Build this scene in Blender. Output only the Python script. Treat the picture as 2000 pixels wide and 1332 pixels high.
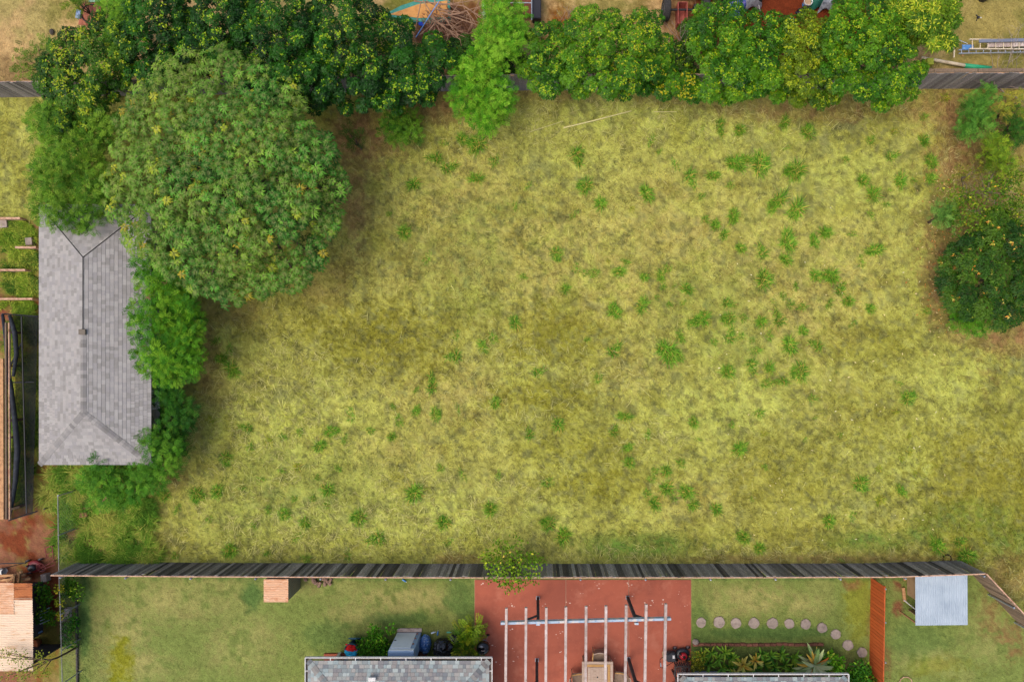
import bpy, bmesh, math, random
import numpy as np
from mathutils import Vector, Matrix, Quaternion

for _o in list(bpy.data.objects):
    bpy.data.objects.remove(_o)
random.seed(7)
rng = np.random.default_rng(11)
SC = bpy.context.scene
COL = SC.collection
R = math.radians

# ---------------------------------------------------------------- camera
# A drone hovers 31 m over the lot and looks straight down.
CAM_H = 31.0
F_PX = 1333.0                      # focal length in pixels of a 2000 px wide frame
CX, CY = 1045.0, 690.0             # the point straight below the drone in that frame
cam_d = bpy.data.cameras.new('camera')
cam = bpy.data.objects.new('camera', cam_d)
COL.objects.link(cam)
cam.location = (0, 0, CAM_H)
cam.rotation_euler = (0, 0, 0)
cam_d.sensor_fit = 'HORIZONTAL'
cam_d.sensor_width = 36.0
cam_d.lens = 36.0 * F_PX / 2000.0
cam_d.shift_x = (1000.0 - CX) / 2000.0
cam_d.shift_y = (CY - 666.0) / 2000.0
cam_d.clip_end = 2000.0
SC.camera = cam

# ---------------------------------------------------------------- sky, sun, exposure
SUN_EL, SUN_AZ = 66.0, 245.0       # sun behind thin cloud in the west-south-west
world = bpy.data.worlds.new('World')
SC.world = world
world.use_nodes = True
wn, wl = world.node_tree.nodes, world.node_tree.links
for n in list(wn):
    wn.remove(n)
sky = wn.new('ShaderNodeTexSky')
sky.sky_type = 'NISHITA'
sky.sun_disc = False
sky.sun_elevation = R(SUN_EL)
sky.sun_rotation = R(SUN_AZ)
sky.air_density = 0.85
sky.dust_density = 4.5
sky.ozone_density = 1.0
bg = wn.new('ShaderNodeBackground')
bg.inputs['Strength'].default_value = 0.15
wo = wn.new('ShaderNodeOutputWorld')
wl.new(sky.outputs[0], bg.inputs['Color'])
wl.new(bg.outputs[0], wo.inputs['Surface'])
sd = bpy.data.lights.new('sun', 'SUN')
sd.energy = 0.8
sd.angle = R(50)
sd.color = (1.0, 0.98, 0.94)
sun = bpy.data.objects.new('sun', sd)
COL.objects.link(sun)
_az = R(SUN_AZ)
_dir = Vector((math.sin(_az) * math.cos(R(SUN_EL)), math.cos(_az) * math.cos(R(SUN_EL)), math.sin(R(SUN_EL))))
sun.rotation_euler = (-_dir).to_track_quat('-Z', 'Y').to_euler()
sun.location = _dir * 60
SC.view_settings.view_transform = 'Standard'
SC.view_settings.look = 'None'
SC.view_settings.gamma = 1.0
SC.view_settings.use_curve_mapping = False
SC.view_settings.exposure = 0.55
SC.cycles.max_bounces = 6
SC.cycles.diffuse_bounces = 2
SC.cycles.transmission_bounces = 4
SC.cycles.transparent_max_bounces = 8
SC.cycles.use_denoising = True

# ---------------------------------------------------------------- helpers
def PT(px, py, h=0.0):
    """World point at height h that the drone sees at frame position (px, py)."""
    k = (CAM_H - h) / F_PX
    return Vector(((px - CX) * k, -(py - CY) * k, h))

K0 = CAM_H / F_PX                  # metres per frame pixel on the ground

def lin(c):
    """'#rrggbb' to linear rgb."""
    if isinstance(c, str):
        c = c.lstrip('#')
        c = [int(c[i:i + 2], 16) / 255 for i in (0, 2, 4)]
    return np.array([(v / 12.92 if v <= 0.04045 else ((v + 0.055) / 1.055) ** 2.4) for v in c])

def h2(ix, iy, seed):
    n = (ix.astype(np.int64) * 374761393 + iy.astype(np.int64) * 668265263 + seed * 974711) & 0x7fffffff
    n = ((n ^ (n >> 13)) * 1274126177) & 0x7fffffff
    return ((n ^ (n >> 16)) & 0xffff) / 65535.0

def vnoise(x, y, seed=0):
    ix, iy = np.floor(x), np.floor(y)
    fx, fy = x - ix, y - iy
    fx, fy = fx * fx * (3 - 2 * fx), fy * fy * (3 - 2 * fy)
    a, b = h2(ix, iy, seed), h2(ix + 1, iy, seed)
    c, d = h2(ix, iy + 1, seed), h2(ix + 1, iy + 1, seed)
    return (a * (1 - fx) + b * fx) * (1 - fy) + (c * (1 - fx) + d * fx) * fy

def fbm(x, y, s, seed=0, octv=4):
    v, amp, tot = 0, 1.0, 0
    for o in range(octv):
        v = v + amp * vnoise(x / s + 17.3 * o, y / s - 9.1 * o, seed + o)
        tot += amp
        amp *= 0.5
        s = s / 2.03
    return v / tot

def sstep(a, b, x):
    t = np.clip((x - a) / (b - a), 0, 1)
    return t * t * (3 - 2 * t)

def tag(o, label=None, cat=None, group=None, kind=None):
    if label: o['label'] = label
    if cat: o['category'] = cat
    if group: o['group'] = group
    if kind: o['kind'] = kind
    return o

def empty(name, loc, label, cat, group=None, rz=0.0):
    o = bpy.data.objects.new(name, None)
    o.empty_display_size = 0.2
    COL.objects.link(o)
    o.location = loc
    o.rotation_euler = (0, 0, rz)
    return tag(o, label, cat, group)

def link(name, me, mat=None, parent=None, world=True):
    """Link a mesh as an object; with world=True its coordinates are world coordinates although it is a child."""
    o = bpy.data.objects.new(name, me)
    COL.objects.link(o)
    if mat is not None and len(me.materials) == 0:
        me.materials.append(mat)
    if parent is not None:
        o.parent = parent
        if world and parent.parent is None and parent.type == 'EMPTY':
            o.matrix_parent_inverse = Matrix.Translation(-Vector(parent.location))
    return o

def raw_mesh(name, V, F, cols=None, smooth=False):
    """Mesh from an (n,3) array and an (m,k) array (k = 3 or 4), with an optional colour for each vertex."""
    me = bpy.data.meshes.new(name)
    V = np.ascontiguousarray(V, dtype=np.float32)
    F = np.ascontiguousarray(F, dtype=np.int32)
    k = F.shape[1]
    me.vertices.add(len(V))
    me.vertices.foreach_set('co', V.ravel())
    me.loops.add(F.size)
    me.loops.foreach_set('vertex_index', F.ravel())
    me.polygons.add(len(F))
    me.polygons.foreach_set('loop_start', np.arange(len(F), dtype=np.int32) * k)
    me.polygons.foreach_set('loop_total', np.full(len(F), k, dtype=np.int32))
    if smooth:
        me.polygons.foreach_set('use_smooth', np.ones(len(F), dtype=bool))
    if cols is not None:
        a = me.attributes.new('col', 'FLOAT_COLOR', 'POINT')
        c = np.ones((len(V), 4), dtype=np.float32)
        c[:, :3] = cols
        a.data.foreach_set('color', c.ravel())
    me.update(calc_edges=True)
    return me

class MB:
    """Collects shapes into one mesh."""
    def __init__(self):
        self.v, self.f, self.c = [], [], []
        self.cur = None
    def add(self, vs, fs):
        b = len(self.v)
        self.v += [tuple(p) for p in vs]
        self.f += [tuple(i + b for i in f) for f in fs]
        if self.cur is not None:
            self.c += [tuple(self.cur)] * len(vs)
        return self
    def box(self, c, s, rz=0.0, M=None):
        x, y, z = s[0] / 2, s[1] / 2, s[2] / 2
        vs = [Vector((i * x, j * y, k * z)) for k in (-1, 1) for j in (-1, 1) for i in (-1, 1)]
        m = (M if M is not None else Matrix.Rotation(rz, 3, 'Z'))
        vs = [m @ p + Vector(c) for p in vs]
        return self.add(vs, [(0, 2, 3, 1), (4, 5, 7, 6), (0, 1, 5, 4), (2, 6, 7, 3), (0, 4, 6, 2), (1, 3, 7, 5)])
    def bar(self, a, b, w, h, up=(0, 0, 1)):
        a, b = Vector(a), Vector(b)
        d = (b - a)
        L = d.length
        d = d / L
        s = d.cross(Vector(up))
        if s.length < 1e-5: s = Vector((1, 0, 0))
        s.normalize()
        u = s.cross(d)
        M = Matrix((d, s, u)).transposed()
        return self.box((a + b) / 2, (L, w, h), M=M)
    def tube(self, pts, rad, n=8, cap=True):
        pts = [Vector(p) for p in pts]
        if not hasattr(rad, '__len__'): rad = [rad] * len(pts)
        vs, fs = [], []
        ref = Vector((0.31, 0.17, 0.93))
        for i, p in enumerate(pts):
            d = (pts[min(i + 1, len(pts) - 1)] - pts[max(i - 1, 0)])
            d = d.normalized() if d.length > 1e-8 else Vector((0, 0, 1))
            s = d.cross(ref)
            if s.length < 0.05: s = d.cross(Vector((1, 0, 0)))
            s.normalize()
            u = s.cross(d)
            for k in range(n):
                t = 2 * math.pi * k / n
                vs.append(p + (s * math.cos(t) + u * math.sin(t)) * rad[i])
        for i in range(len(pts) - 1):
            for k in range(n):
                a, b = i * n + k, i * n + (k + 1) % n
                fs.append((a, b, b + n, a + n))
        if cap:
            fs.append(tuple(range(n - 1, -1, -1)))
            fs.append(tuple(range((len(pts) - 1) * n, len(pts) * n)))
        return self.add(vs, fs)
    def lathe(self, prof, c=(0, 0, 0), n=20, sx=1.0, sy=1.0, M=None):
        """prof: list of (radius, z)."""
        c = Vector(c)
        vs, fs = [], []
        for (r, z) in prof:
            for k in range(n):
                t = 2 * math.pi * k / n
                p = Vector((r * math.cos(t) * sx, r * math.sin(t) * sy, z))
                if M is not None: p = M @ p
                vs.append(p + c)
        for i in range(len(prof) - 1):
            for k in range(n):
                a, b = i * n + k, i * n + (k + 1) % n
                fs.append((a, b, b + n, a + n))
        fs.append(tuple(range(n - 1, -1, -1)))
        fs.append(tuple(range((len(prof) - 1) * n, len(prof) * n)))
        return self.add(vs, fs)
    def prism(self, poly, z0, z1):
        n = len(poly)
        vs = [(p[0], p[1], z0) for p in poly] + [(p[0], p[1], z1) for p in poly]
        fs = [tuple(range(n - 1, -1, -1)), tuple(range(n, 2 * n))]
        fs += [(i, (i + 1) % n, (i + 1) % n + n, i + n) for i in range(n)]
        return self.add(vs, fs)
    def mesh(self, name, smooth=False, bevel=0.0):
        me = bpy.data.meshes.new(name)
        me.from_pydata(self.v, [], self.f)
        if self.c:
            a = me.attributes.new('col', 'FLOAT_COLOR', 'POINT')
            c = np.ones((len(self.v), 4), dtype=np.float32)
            c[:, :3] = np.array(self.c)
            a.data.foreach_set('color', c.ravel())
        if bevel > 0:
            bm = bmesh.new()
            bm.from_mesh(me)
            bmesh.ops.bevel(bm, geom=list(bm.edges), offset=bevel, segments=1, affect='EDGES', clamp_overlap=True)
            bm.to_mesh(me)
            bm.free()
        if smooth:
            me.polygons.foreach_set('use_smooth', np.ones(len(me.polygons), dtype=bool))
        me.update()
        return me
    def build(self, name, mat, parent=None, smooth=False, bevel=0.0, world=True):
        return link(name, self.mesh(name, smooth, bevel), mat, parent, world)

def copy_tree(o, parent=None):
    c = o.copy()
    COL.objects.link(c)
    c.parent = parent
    for ch in o.children:
        copy_tree(ch, c)
    return c

# ---------------------------------------------------------------- materials
def material(name, color=None, rough=0.8, spec=0.3, metal=0.0, noise=(), bump=0.0, bump_scale=20.0, attr=False,
             obj_var=0.0, obj_hue=0.0, translucent=0.0, alpha=1.0, wear=None, stretch=None, coords='Object'):
    """noise: list of (scale, colour, low, high) layers laid over the base colour where noise passes low..high."""
    m = bpy.data.materials.new(name)
    m.use_nodes = True
    nt = m.node_tree
    N, L = nt.nodes, nt.links
    for n in list(N): N.remove(n)
    out = N.new('ShaderNodeOutputMaterial')
    bs = N.new('ShaderNodeBsdfPrincipled')
    bs.inputs['Roughness'].default_value = rough
    bs.inputs['Specular IOR Level'].default_value = spec
    bs.inputs['Metallic'].default_value = metal
    tc = N.new('ShaderNodeTexCoord')
    mp = N.new('ShaderNodeMapping')
    L.new(tc.outputs[coords], mp.inputs['Vector'])
    if stretch: mp.inputs['Scale'].default_value = stretch
    vec = mp.outputs['Vector']
    if obj_var or obj_hue:
        oi = N.new('ShaderNodeObjectInfo')
        vm = N.new('ShaderNodeVectorMath'); vm.operation = 'MULTIPLY_ADD'
        L.new(oi.outputs['Random'], vm.inputs[0])
        vm.inputs[1].default_value = (37.0, 91.0, 53.0)
        L.new(vec, vm.inputs[2])
        vec = vm.outputs[0]
    if attr:
        at = N.new('ShaderNodeAttribute'); at.attribute_name = 'col'
        cur = at.outputs['Color']
    else:
        rgb = N.new('ShaderNodeRGB')
        c = lin(color)
        rgb.outputs[0].default_value = (c[0], c[1], c[2], 1)
        cur = rgb.outputs[0]
    for i, (sc, colr, lo, hi) in enumerate(noise):
        nz = N.new('ShaderNodeTexNoise')
        nz.inputs['Scale'].default_value = sc
        nz.inputs['Detail'].default_value = 5.0
        nz.inputs['Roughness'].default_value = 0.65
        L.new(vec, nz.inputs['Vector'])
        mr = N.new('ShaderNodeMapRange')
        mr.inputs['From Min'].default_value = lo
        mr.inputs['From Max'].default_value = hi
        L.new(nz.outputs['Fac'], mr.inputs['Value'])
        mx = N.new('ShaderNodeMix'); mx.data_type = 'RGBA'
        L.new(mr.outputs[0], mx.inputs['Factor'])
        if isinstance(colr, (int, float)):
            mx.blend_type = 'MULTIPLY'
            mx.inputs['B'].default_value = (colr, colr, colr, 1)
        else:
            c = lin(colr)
            mx.inputs['B'].default_value = (c[0], c[1], c[2], 1)
        L.new(cur, mx.inputs['A'])
        cur = mx.outputs['Result']
    if obj_var or obj_hue:
        hs = N.new('ShaderNodeHueSaturation')
        m1 = N.new('ShaderNodeMapRange')
        m1.inputs['To Min'].default_value = 1 - obj_var
        m1.inputs['To Max'].default_value = 1 + obj_var
        L.new(oi.outputs['Random'], m1.inputs['Value'])
        L.new(m1.outputs[0], hs.inputs['Value'])
        if obj_hue:
            ml = N.new('ShaderNodeMath'); ml.operation = 'MULTIPLY'; ml.inputs[1].default_value = 7.31
            fr = N.new('ShaderNodeMath'); fr.operation = 'FRACT'
            L.new(oi.outputs['Random'], ml.inputs[0]); L.new(ml.outputs[0], fr.inputs[0])
            m2 = N.new('ShaderNodeMapRange')
            m2.inputs['To Min'].default_value = 0.5 - obj_hue
            m2.inputs['To Max'].default_value = 0.5 + obj_hue
            L.new(fr.outputs[0], m2.inputs['Value'])
            L.new(m2.outputs[0], hs.inputs['Hue'])
        L.new(cur, hs.inputs['Color'])
        cur = hs.outputs['Color']
    L.new(cur, bs.inputs['Base Color'])
    if bump > 0:
        nb = N.new('ShaderNodeTexNoise')
        nb.inputs['Scale'].default_value = bump_scale
        nb.inputs['Detail'].default_value = 6.0
        L.new(vec, nb.inputs['Vector'])
        bp = N.new('ShaderNodeBump')
        bp.inputs['Strength'].default_value = bump
        bp.inputs['Distance'].default_value = 0.03
        L.new(nb.outputs['Fac'], bp.inputs['Height'])
        L.new(bp.outputs[0], bs.inputs['Normal'])
    surf = bs.outputs[0]
    if translucent > 0:
        tr = N.new('ShaderNodeBsdfTranslucent')
        L.new(cur, tr.inputs['Color'])
        mi = N.new('ShaderNodeMixShader'); mi.inputs[0].default_value = translucent
        L.new(surf, mi.inputs[1]); L.new(tr.outputs[0], mi.inputs[2])
        surf = mi.outputs[0]
    if alpha < 1:
        tp = N.new('ShaderNodeBsdfTransparent')
        mi = N.new('ShaderNodeMixShader'); mi.inputs[0].default_value = alpha
        L.new(tp.outputs[0], mi.inputs[1]); L.new(surf, mi.inputs[2])
        surf = mi.outputs[0]
    L.new(surf, out.inputs['Surface'])
    return m

M = {}
M['leaf'] = material('leaf', attr=True, rough=0.6, spec=0.14, translucent=0.12)
M['leaf_gloss'] = material('leaf_gloss', attr=True, rough=0.5, spec=0.18, translucent=0.08)
M['straw'] = material('straw', attr=True, rough=0.9, spec=0.1, translucent=0.15)
M['bark'] = material('bark', '#5b4a3c', rough=0.95, noise=[(9, '#3a2e26', 0.45, 0.65)], bump=0.5)
M['dead_wood'] = material('dead_wood', '#8f7462', rough=0.95, noise=[(12, '#6a5244', 0.4, 0.7)])
M['grey_twig'] = material('grey_twig', '#a08f84', rough=0.95, noise=[(9, '#75655c', 0.4, 0.7)])
M['ground'] = material('ground', attr=True, rough=0.95, spec=0.1, noise=[(22, 0.6, 0.47, 0.72), (6, 0.84, 0.4, 0.7)], bump=0.8, bump_scale=12)
M['field'] = material('field', attr=True, rough=0.95, spec=0.1, noise=[(20, 0.66, 0.47, 0.72), (7, '#7a7140', 0.56, 0.74), (2.6, '#948a48', 0.58, 0.8)], bump=0.8, bump_scale=12)
M['fence_dark'] = material('fence_dark', '#857d76', rough=0.9, noise=[(3, '#b0aaa5', 0.5, 0.78), (14, '#3c3a3a', 0.42, 0.68)], obj_var=0.78, obj_hue=0.015, bump=0.3, stretch=(6, 6, 0.7))
M['fence_grey'] = material('fence_grey', '#8f8680', rough=0.9, noise=[(3, '#a39a94', 0.52, 0.8), (14, '#45403e', 0.45, 0.7)], obj_var=0.35, obj_hue=0.02, bump=0.3, stretch=(6, 6, 0.7))
M['fence_orange'] = material('fence_orange', '#bf5c2b', rough=0.75, noise=[(4, '#a74b22', 0.45, 0.75)], obj_var=0.12, bump=0.15, stretch=(6, 6, 0.7))
M['fence_tan'] = material('fence_tan', '#8d7760', rough=0.9, noise=[(5, '#5f5044', 0.45, 0.7)], obj_var=0.3, bump=0.3, stretch=(6, 6, 0.7))
M['cap_wood'] = material('cap_wood', '#c9a184', rough=0.9, noise=[(5, '#8b6248', 0.45, 0.7)], bump=0.2)
M['galv'] = material('galv', '#aeb4bb', rough=0.45, metal=0.6, noise=[(8, '#83898f', 0.45, 0.7)])
M['lumber'] = material('lumber', '#b78a5f', rough=0.85, noise=[(6, '#8d6544', 0.45, 0.7)], obj_var=0.15, bump=0.2)
M['lumber_grey'] = material('lumber_grey', '#b3a298', rough=0.9, noise=[(4, '#8c776a', 0.45, 0.7), (1.5, '#d3c8c0', 0.55, 0.75)], obj_var=0.12, bump=0.25)
M['white_paint'] = material('white_paint', '#cfccc6', rough=0.5, noise=[(9, '#aaa59d', 0.5, 0.8)])
M['black_plastic'] = material('black_plastic', '#17181a', rough=0.35, spec=0.5)
M['dark_metal'] = material('dark_metal', '#2b2c2f', rough=0.5, metal=0.3)

# ================================================================ GROUND
def blob(px, py, bl, warp=0.0):
    """Sum of soft ellipses (x, y, rx, ry, strength) in frame coordinates."""
    v = np.zeros_like(px)
    for (x, y, rx, ry, s) in bl:
        d = np.sqrt(((px - x) / rx) ** 2 + ((py - y) / ry) ** 2)
        v = np.maximum(v, s * sstep(1.25, 0.45, d + warp))
    return v

OLIVE = [(740, 660, 150, 90, 1), (1085, 655, 130, 75, .8), (1065, 775, 110, 40, 1), (1130, 870, 130, 60, .6), (1170, 950, 130, 45, .8),
         (1930, 980, 190, 150, 1), (1700, 670, 110, 60, .6), (1540, 930, 120, 90, .6), (1690, 810, 90, 70, .5), (1960, 800, 80, 130, .5),
         (540, 620, 130, 60, .45), (860, 640, 90, 70, .5), (1560, 1040, 140, 40, .5), (1840, 870, 120, 60, .5), (600, 540, 120, 70, .4)]
GREEN = [(1250, 1065, 150, 34, 1), (1700, 1055, 90, 26, .8), (1800, 1045, 60, 24, .7), (1880, 1010, 120, 40, .5), (1960, 1060, 60, 60, .6), (985, 410, 130, 30, .35),
         (900, 520, 150, 120, .3), (560, 950, 180, 90, .3), (460, 1010, 110, 60, .25), (1430, 660, 90, 60, .25), (1370, 590, 120, 60, .2)]
PALE = [(1230, 225, 200, 45, .9), (1450, 260, 180, 60, .7), (1650, 350, 200, 90, .6), (900, 1000, 180, 70, .7), (560, 830, 200, 110, .7), (650, 1010, 300, 70, .7),
        (1430, 790, 170, 80, .75), (1450, 700, 110, 70, .6), (1060, 1000, 90, 50, .7), (1790, 920, 90, 60, .8), (1540, 430, 180, 90, .3), (1130, 330, 160, 60, .4),
        (470, 700, 120, 80, .45), (1680, 1000, 150, 40, .4), (1880, 740, 120, 70, .5), (1300, 1010, 110, 50, .35)]
TAN = [(980, 480, 330, 190, .75), (1340, 440, 260, 140, .7), (1560, 500, 220, 150, .8), (1540, 650, 130, 90, .8), (1150, 560, 230, 120, .8), (880, 780, 150, 80, .7),
       (1230, 720, 130, 80, .6), (760, 870, 120, 50, .6), (1330, 980, 100, 60, .7), (1620, 780, 110, 80, .5), (800, 420, 150, 80, .6)]
LITTER = [(700, 270, 90, 80, 1), (690, 380, 40, 120, .8), (830, 205, 150, 40, .9), (640, 550, 70, 50, .35), (440, 610, 80, 30, .45), (400, 690, 30, 110, .6), (370, 830, 30, 80, .5),
          (1100, 185, 120, 16, .5), (1360, 190, 120, 20, .6), (1600, 215, 220, 30, .8), (1800, 200, 80, 40, .7), (1875, 280, 70, 150, 1), (1855, 430, 45, 130, .9),
          (1832, 560, 40, 100, .9), (1910, 500, 110, 200, 1), (1950, 250, 90, 110, .9), (1965, 655, 75, 45, 1), (1880, 650, 60, 30, .5), (1600, 1092, 320, 12, .6),
          (900, 1092, 60, 12, .6), (1960, 1125, 60, 60, .6), (320, 930, 60, 40, .6), (420, 760, 30, 60, .4)]
DUSKY = [(1570, 380, 70, 40, .6), (1040, 330, 80, 40, .6), (1640, 260, 110, 50, .7), (720, 330, 60, 60, .5), (1980, 720, 60, 50, .8), (1130, 350, 60, 30, .4), (1700, 990, 120, 30, .5),
         (560, 760, 90, 60, .35), (1290, 690, 80, 40, .3), (840, 930, 120, 50, .3), (610, 990, 150, 50, .35), (1500, 300, 160, 40, .4)]
C_STRAW, C_TAN, C_OLIVE, C_GREEN = lin('#a3a251'), lin('#aa9c59'), lin('#7f7a22'), lin('#52722c')
C_PALE, C_LIT, C_DUSK = lin('#b6bc60'), lin('#8f6f4b'), lin('#72734a')
C_LAWN, C_LAWN2, C_LDARK = lin('#778341'), lin('#a39a5c'), lin('#5b7439')
C_DIRT, C_DIRT2 = lin('#8a5b42'), lin('#6d3018')

def mixc(a, b, w):
    return a * (1 - w[..., None]) + b * w[..., None]

def fence_south(px):
    return np.interp(px, [-200, 154, 400, 850, 1350, 1700, 1874], [1096, 1097, 1099, 1101, 1101, 1100, 1094])

def region(px, py):
    """0 field, 1 lawn south, 2 yard north, 3 yard west"""
    r = np.zeros(px.shape, dtype=np.int8)
    ny = np.interp(px, [-200, 30, 940, 2200], [192, 190, 177, 172])
    r[py < ny] = 2
    sy = fence_south(px)
    south = (py > sy) & (px < 1874 + np.clip(py - 1094, 0, None) * 71 / 76)
    r[south] = 1
    r[(px < 113) & (py > 395)] = 3
    r[(px < 77) & (py > ny) & (py < 430)] = 0
    r[south & (px < 118)] = 3
    return r

def ground_color(px, py):
    n1 = fbm(px, py, 150, 3, 4)
    n2 = fbm(px, py, 46, 9, 4)
    n3 = fbm(px, py, 13, 21, 3)
    n4 = fbm(px, py, 5, 33, 2)
    w = (n2 - 0.5) * 1.1 + (n3 - 0.5) * 1.3 + (n4 - .5) * .7
    c = np.zeros(px.shape + (3,)) + C_STRAW
    c = mixc(c, C_TAN, np.clip(blob(px, py, TAN, w) * sstep(.3, .6, n2 * .5 + n3 * .5) + .25 * sstep(.45, .7, n1), 0, 1))
    c = mixc(c, C_PALE, np.clip(blob(px, py, PALE, w) * sstep(.3, .65, n3 * .5 + n2 * .5), 0, 1))
    c = mixc(c, C_OLIVE, np.clip(blob(px, py, OLIVE, w) * (.45 + .55 * sstep(.35, .62, n3)) + .3 * sstep(.52, .75, n2), 0, .75))
    c = mixc(c, C_DUSK, np.clip(blob(px, py, DUSKY, w) * sstep(.4, .65, n3) + .45 * sstep(.56, .76, n3 * .6 + n4 * .4), 0, .85))
    sp = fbm(px, py, 9, 55, 2)
    c = mixc(c, C_DUSK * .85, .6 * sstep(.56, .72, sp) * (.5 + .9 * n2))
    c = mixc(c, C_GREEN, np.clip(blob(px, py, GREEN, w * .8) * (.45 + .55 * sstep(.4, .62, n3 * .6 + n4 * .4)), 0, .9))
    c = mixc(c, C_LIT, np.clip(blob(px, py, LITTER, w * .8) * (.55 + .45 * sstep(.35, .6, n3)), 0, 1))
    # lawns of the houses to the south
    lw = np.zeros_like(c) + C_LAWN
    yel = blob(px, py, [(800, 1170, 130, 35, 1), (650, 1140, 120, 40, .4), (330, 1170, 180, 60, .55), (420, 1150, 90, 40, .5), (235, 1230, 70, 60, .8), (270, 1300, 90, 40, .6), (480, 1260, 90, 70, .5),
                         (700, 1200, 80, 40, .5), (1470, 1170, 100, 35, .9), (1560, 1180, 60, 30, .6), (1400, 1180, 40, 50, .5), (1930, 1240, 60, 60, .5), (1800, 1290, 80, 30, .4)], w)
    lw = mixc(lw, C_LAWN2, np.clip(yel * sstep(.3, .6, n3 * .6 + n2 * .4) + .25 * sstep(.5, .75, n2), 0, .78))
    grn = blob(px, py, [(235, 1290, 30, 50, .9), (1680, 1180, 30, 70, .5), (1840, 1300, 60, 25, .4)], w)
    lw = mixc(lw, lin('#8a8a1c'), grn)
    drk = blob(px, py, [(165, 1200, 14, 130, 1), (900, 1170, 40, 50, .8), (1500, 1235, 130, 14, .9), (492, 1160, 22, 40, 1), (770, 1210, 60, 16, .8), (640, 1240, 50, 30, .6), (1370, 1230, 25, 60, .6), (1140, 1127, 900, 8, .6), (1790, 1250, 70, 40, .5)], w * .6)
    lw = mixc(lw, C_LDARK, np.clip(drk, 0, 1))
    drt = blob(px, py, [(1758, 1140, 22, 32, 1), (1752, 1185, 12, 18, 1), (1665, 1140, 22, 16, .7), (1935, 1190, 30, 50, .6), (1975, 1250, 30, 50, .7), (1650, 1300, 50, 20, .5), (1700, 1230, 8, 60, .4), (1950, 1150, 40, 30, .5), (1730, 1290, 14, 40, .6)], w)
    lw = mixc(lw, lin('#83573b'), np.clip(drt * sstep(.3, .6, n3), 0, 1))
    # the yards to the north: straw, red earth, grass
    ny = np.zeros_like(c) + lin('#a5945a')
    ny = mixc(ny, lin('#bb9b68'), sstep(.42, .65, n2))
    ny = mixc(ny, C_LIT, np.clip(blob(px, py, [(40, 140, 80, 40, .7), (120, 90, 40, 20, .5)], w), 0, 1))
    ny = mixc(ny, lin('#7d7a35'), np.clip(blob(px, py, [(800, 15, 70, 40, 1), (1180, 20, 120, 50, .7), (130, 20, 40, 40, .6)], w), 0, 1))
    ny = mixc(ny, lin('#8f5c26'), np.clip(blob(px, py, [(1090, 50, 50, 60, 1), (1200, 45, 60, 30, .6)], w) * sstep(.3, .6, n3), 0, 1))
    ny = mixc(ny, C_DIRT2, np.clip(blob(px, py, [(1520, 40, 260, 110, 1), (900, 70, 110, 90, .8), (1650, 60, 120, 90, 1)], w * .4), 0, 1))
    ny = mixc(ny, lin('#7f7a3c'), np.clip(blob(px, py, [(1950, 60, 150, 100, 1)], w * .3), 0, 1))
    ny = mixc(ny, lin('#9a8a4c'), np.clip(blob(px, py, [(1950, 60, 150, 100, 1)], w * .3) * sstep(.45, .65, n2), 0, 1))
    # the yard to the west: red earth with grass
    wy = np.zeros_like(c) + C_DIRT
    wy = mixc(wy, lin('#7a3f25'), sstep(.5, .66, n2))
    wy = mixc(wy, lin('#8d8548'), np.clip(.7 * sstep(.52, .7, n3 * .5 + n1 * .5), 0, 1))
    wy = mixc(wy, lin('#7b8030'), np.clip(blob(px, py, [(40, 500, 60, 110, .8), (60, 800, 60, 180, .9), (90, 1280, 40, 70, .7), (95, 970, 25, 60, .6)], w), 0, .9))
    # the weedy corner behind the shed
    wd = blob(px, py, [(190, 1010, 110, 110, 1), (240, 940, 70, 40, .8)], w * .7)
    c = mixc(c, mixc(np.zeros_like(c) + lin('#8a8340'), lin('#7a5a40'), sstep(.5, .65, n2)), np.clip(wd, 0, 1))
    reg = region(px, py)
    c = c * np.array([.98, .99, .85])
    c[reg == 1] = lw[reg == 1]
    c[reg == 2] = ny[reg == 2]
    c[reg == 3] = wy[reg == 3]
    fld = (reg == 0) * 1.0
    mot = sstep(.30, .70, n3 * .3 + n4 * .7)
    mot2 = sstep(.32, .68, fbm(px, py, 24, 51, 3))
    c *= (1 + fld * (-.24 + .44 * mot + .22 * (mot2 - .5)) + (1 - fld) * (-.15 + .28 * mot))[..., None]
    return c

def ground_z(px, py):
    return 0.05 * (fbm(px, py, 60, 41, 3) - .5) * (region(px, py) == 0)

_st = 4.0
gx = np.arange(-150, 2150, _st)
gy = np.arange(-120, 1480, _st)
GXX, GYY = np.meshgrid(gx, gy)
GC = ground_color(GXX, GYY)
# the border keeps one level so that the four sheets meet
GZ = 0.02 * (fbm(GXX, GYY, 60, 41, 3) - .5) + 0.012 * (fbm(GXX, GYY, 10, 43, 2) - .5)
GV = np.stack([(GXX - CX) * K0, -(GYY - CY) * K0, GZ], -1).reshape(-1, 3)
nx_, ny_ = len(gx), len(gy)
idx = np.arange(nx_ * ny_).reshape(ny_, nx_)
GF = np.stack([idx[:-1, :-1], idx[1:, :-1], idx[1:, 1:], idx[:-1, 1:]], -1).reshape(-1, 4)
GR = region(GXX[:-1, :-1] + _st / 2, GYY[:-1, :-1] + _st / 2).reshape(-1)
for k, nm in enumerate(('dry_field_ground', 'lawn_ground', 'north_yard_ground', 'west_yard_ground')):
    f = GF[GR == k]
    u, inv = np.unique(f, return_inverse=True)
    me = raw_mesh(nm, GV[u], inv.reshape(f.shape), GC.reshape(-1, 3)[u], smooth=True)
    tag(link(nm, me, M['field'] if k == 0 else M['ground']), kind='structure')
# land beyond the lots, out to the horizon
mb = MB()
mb.cur = lin('#8f8446') * .9
mb.box((0, 0, -0.25), (1400, 1400, 0.3))
tag(mb.build('ground', M['ground']), kind='structure')

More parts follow.
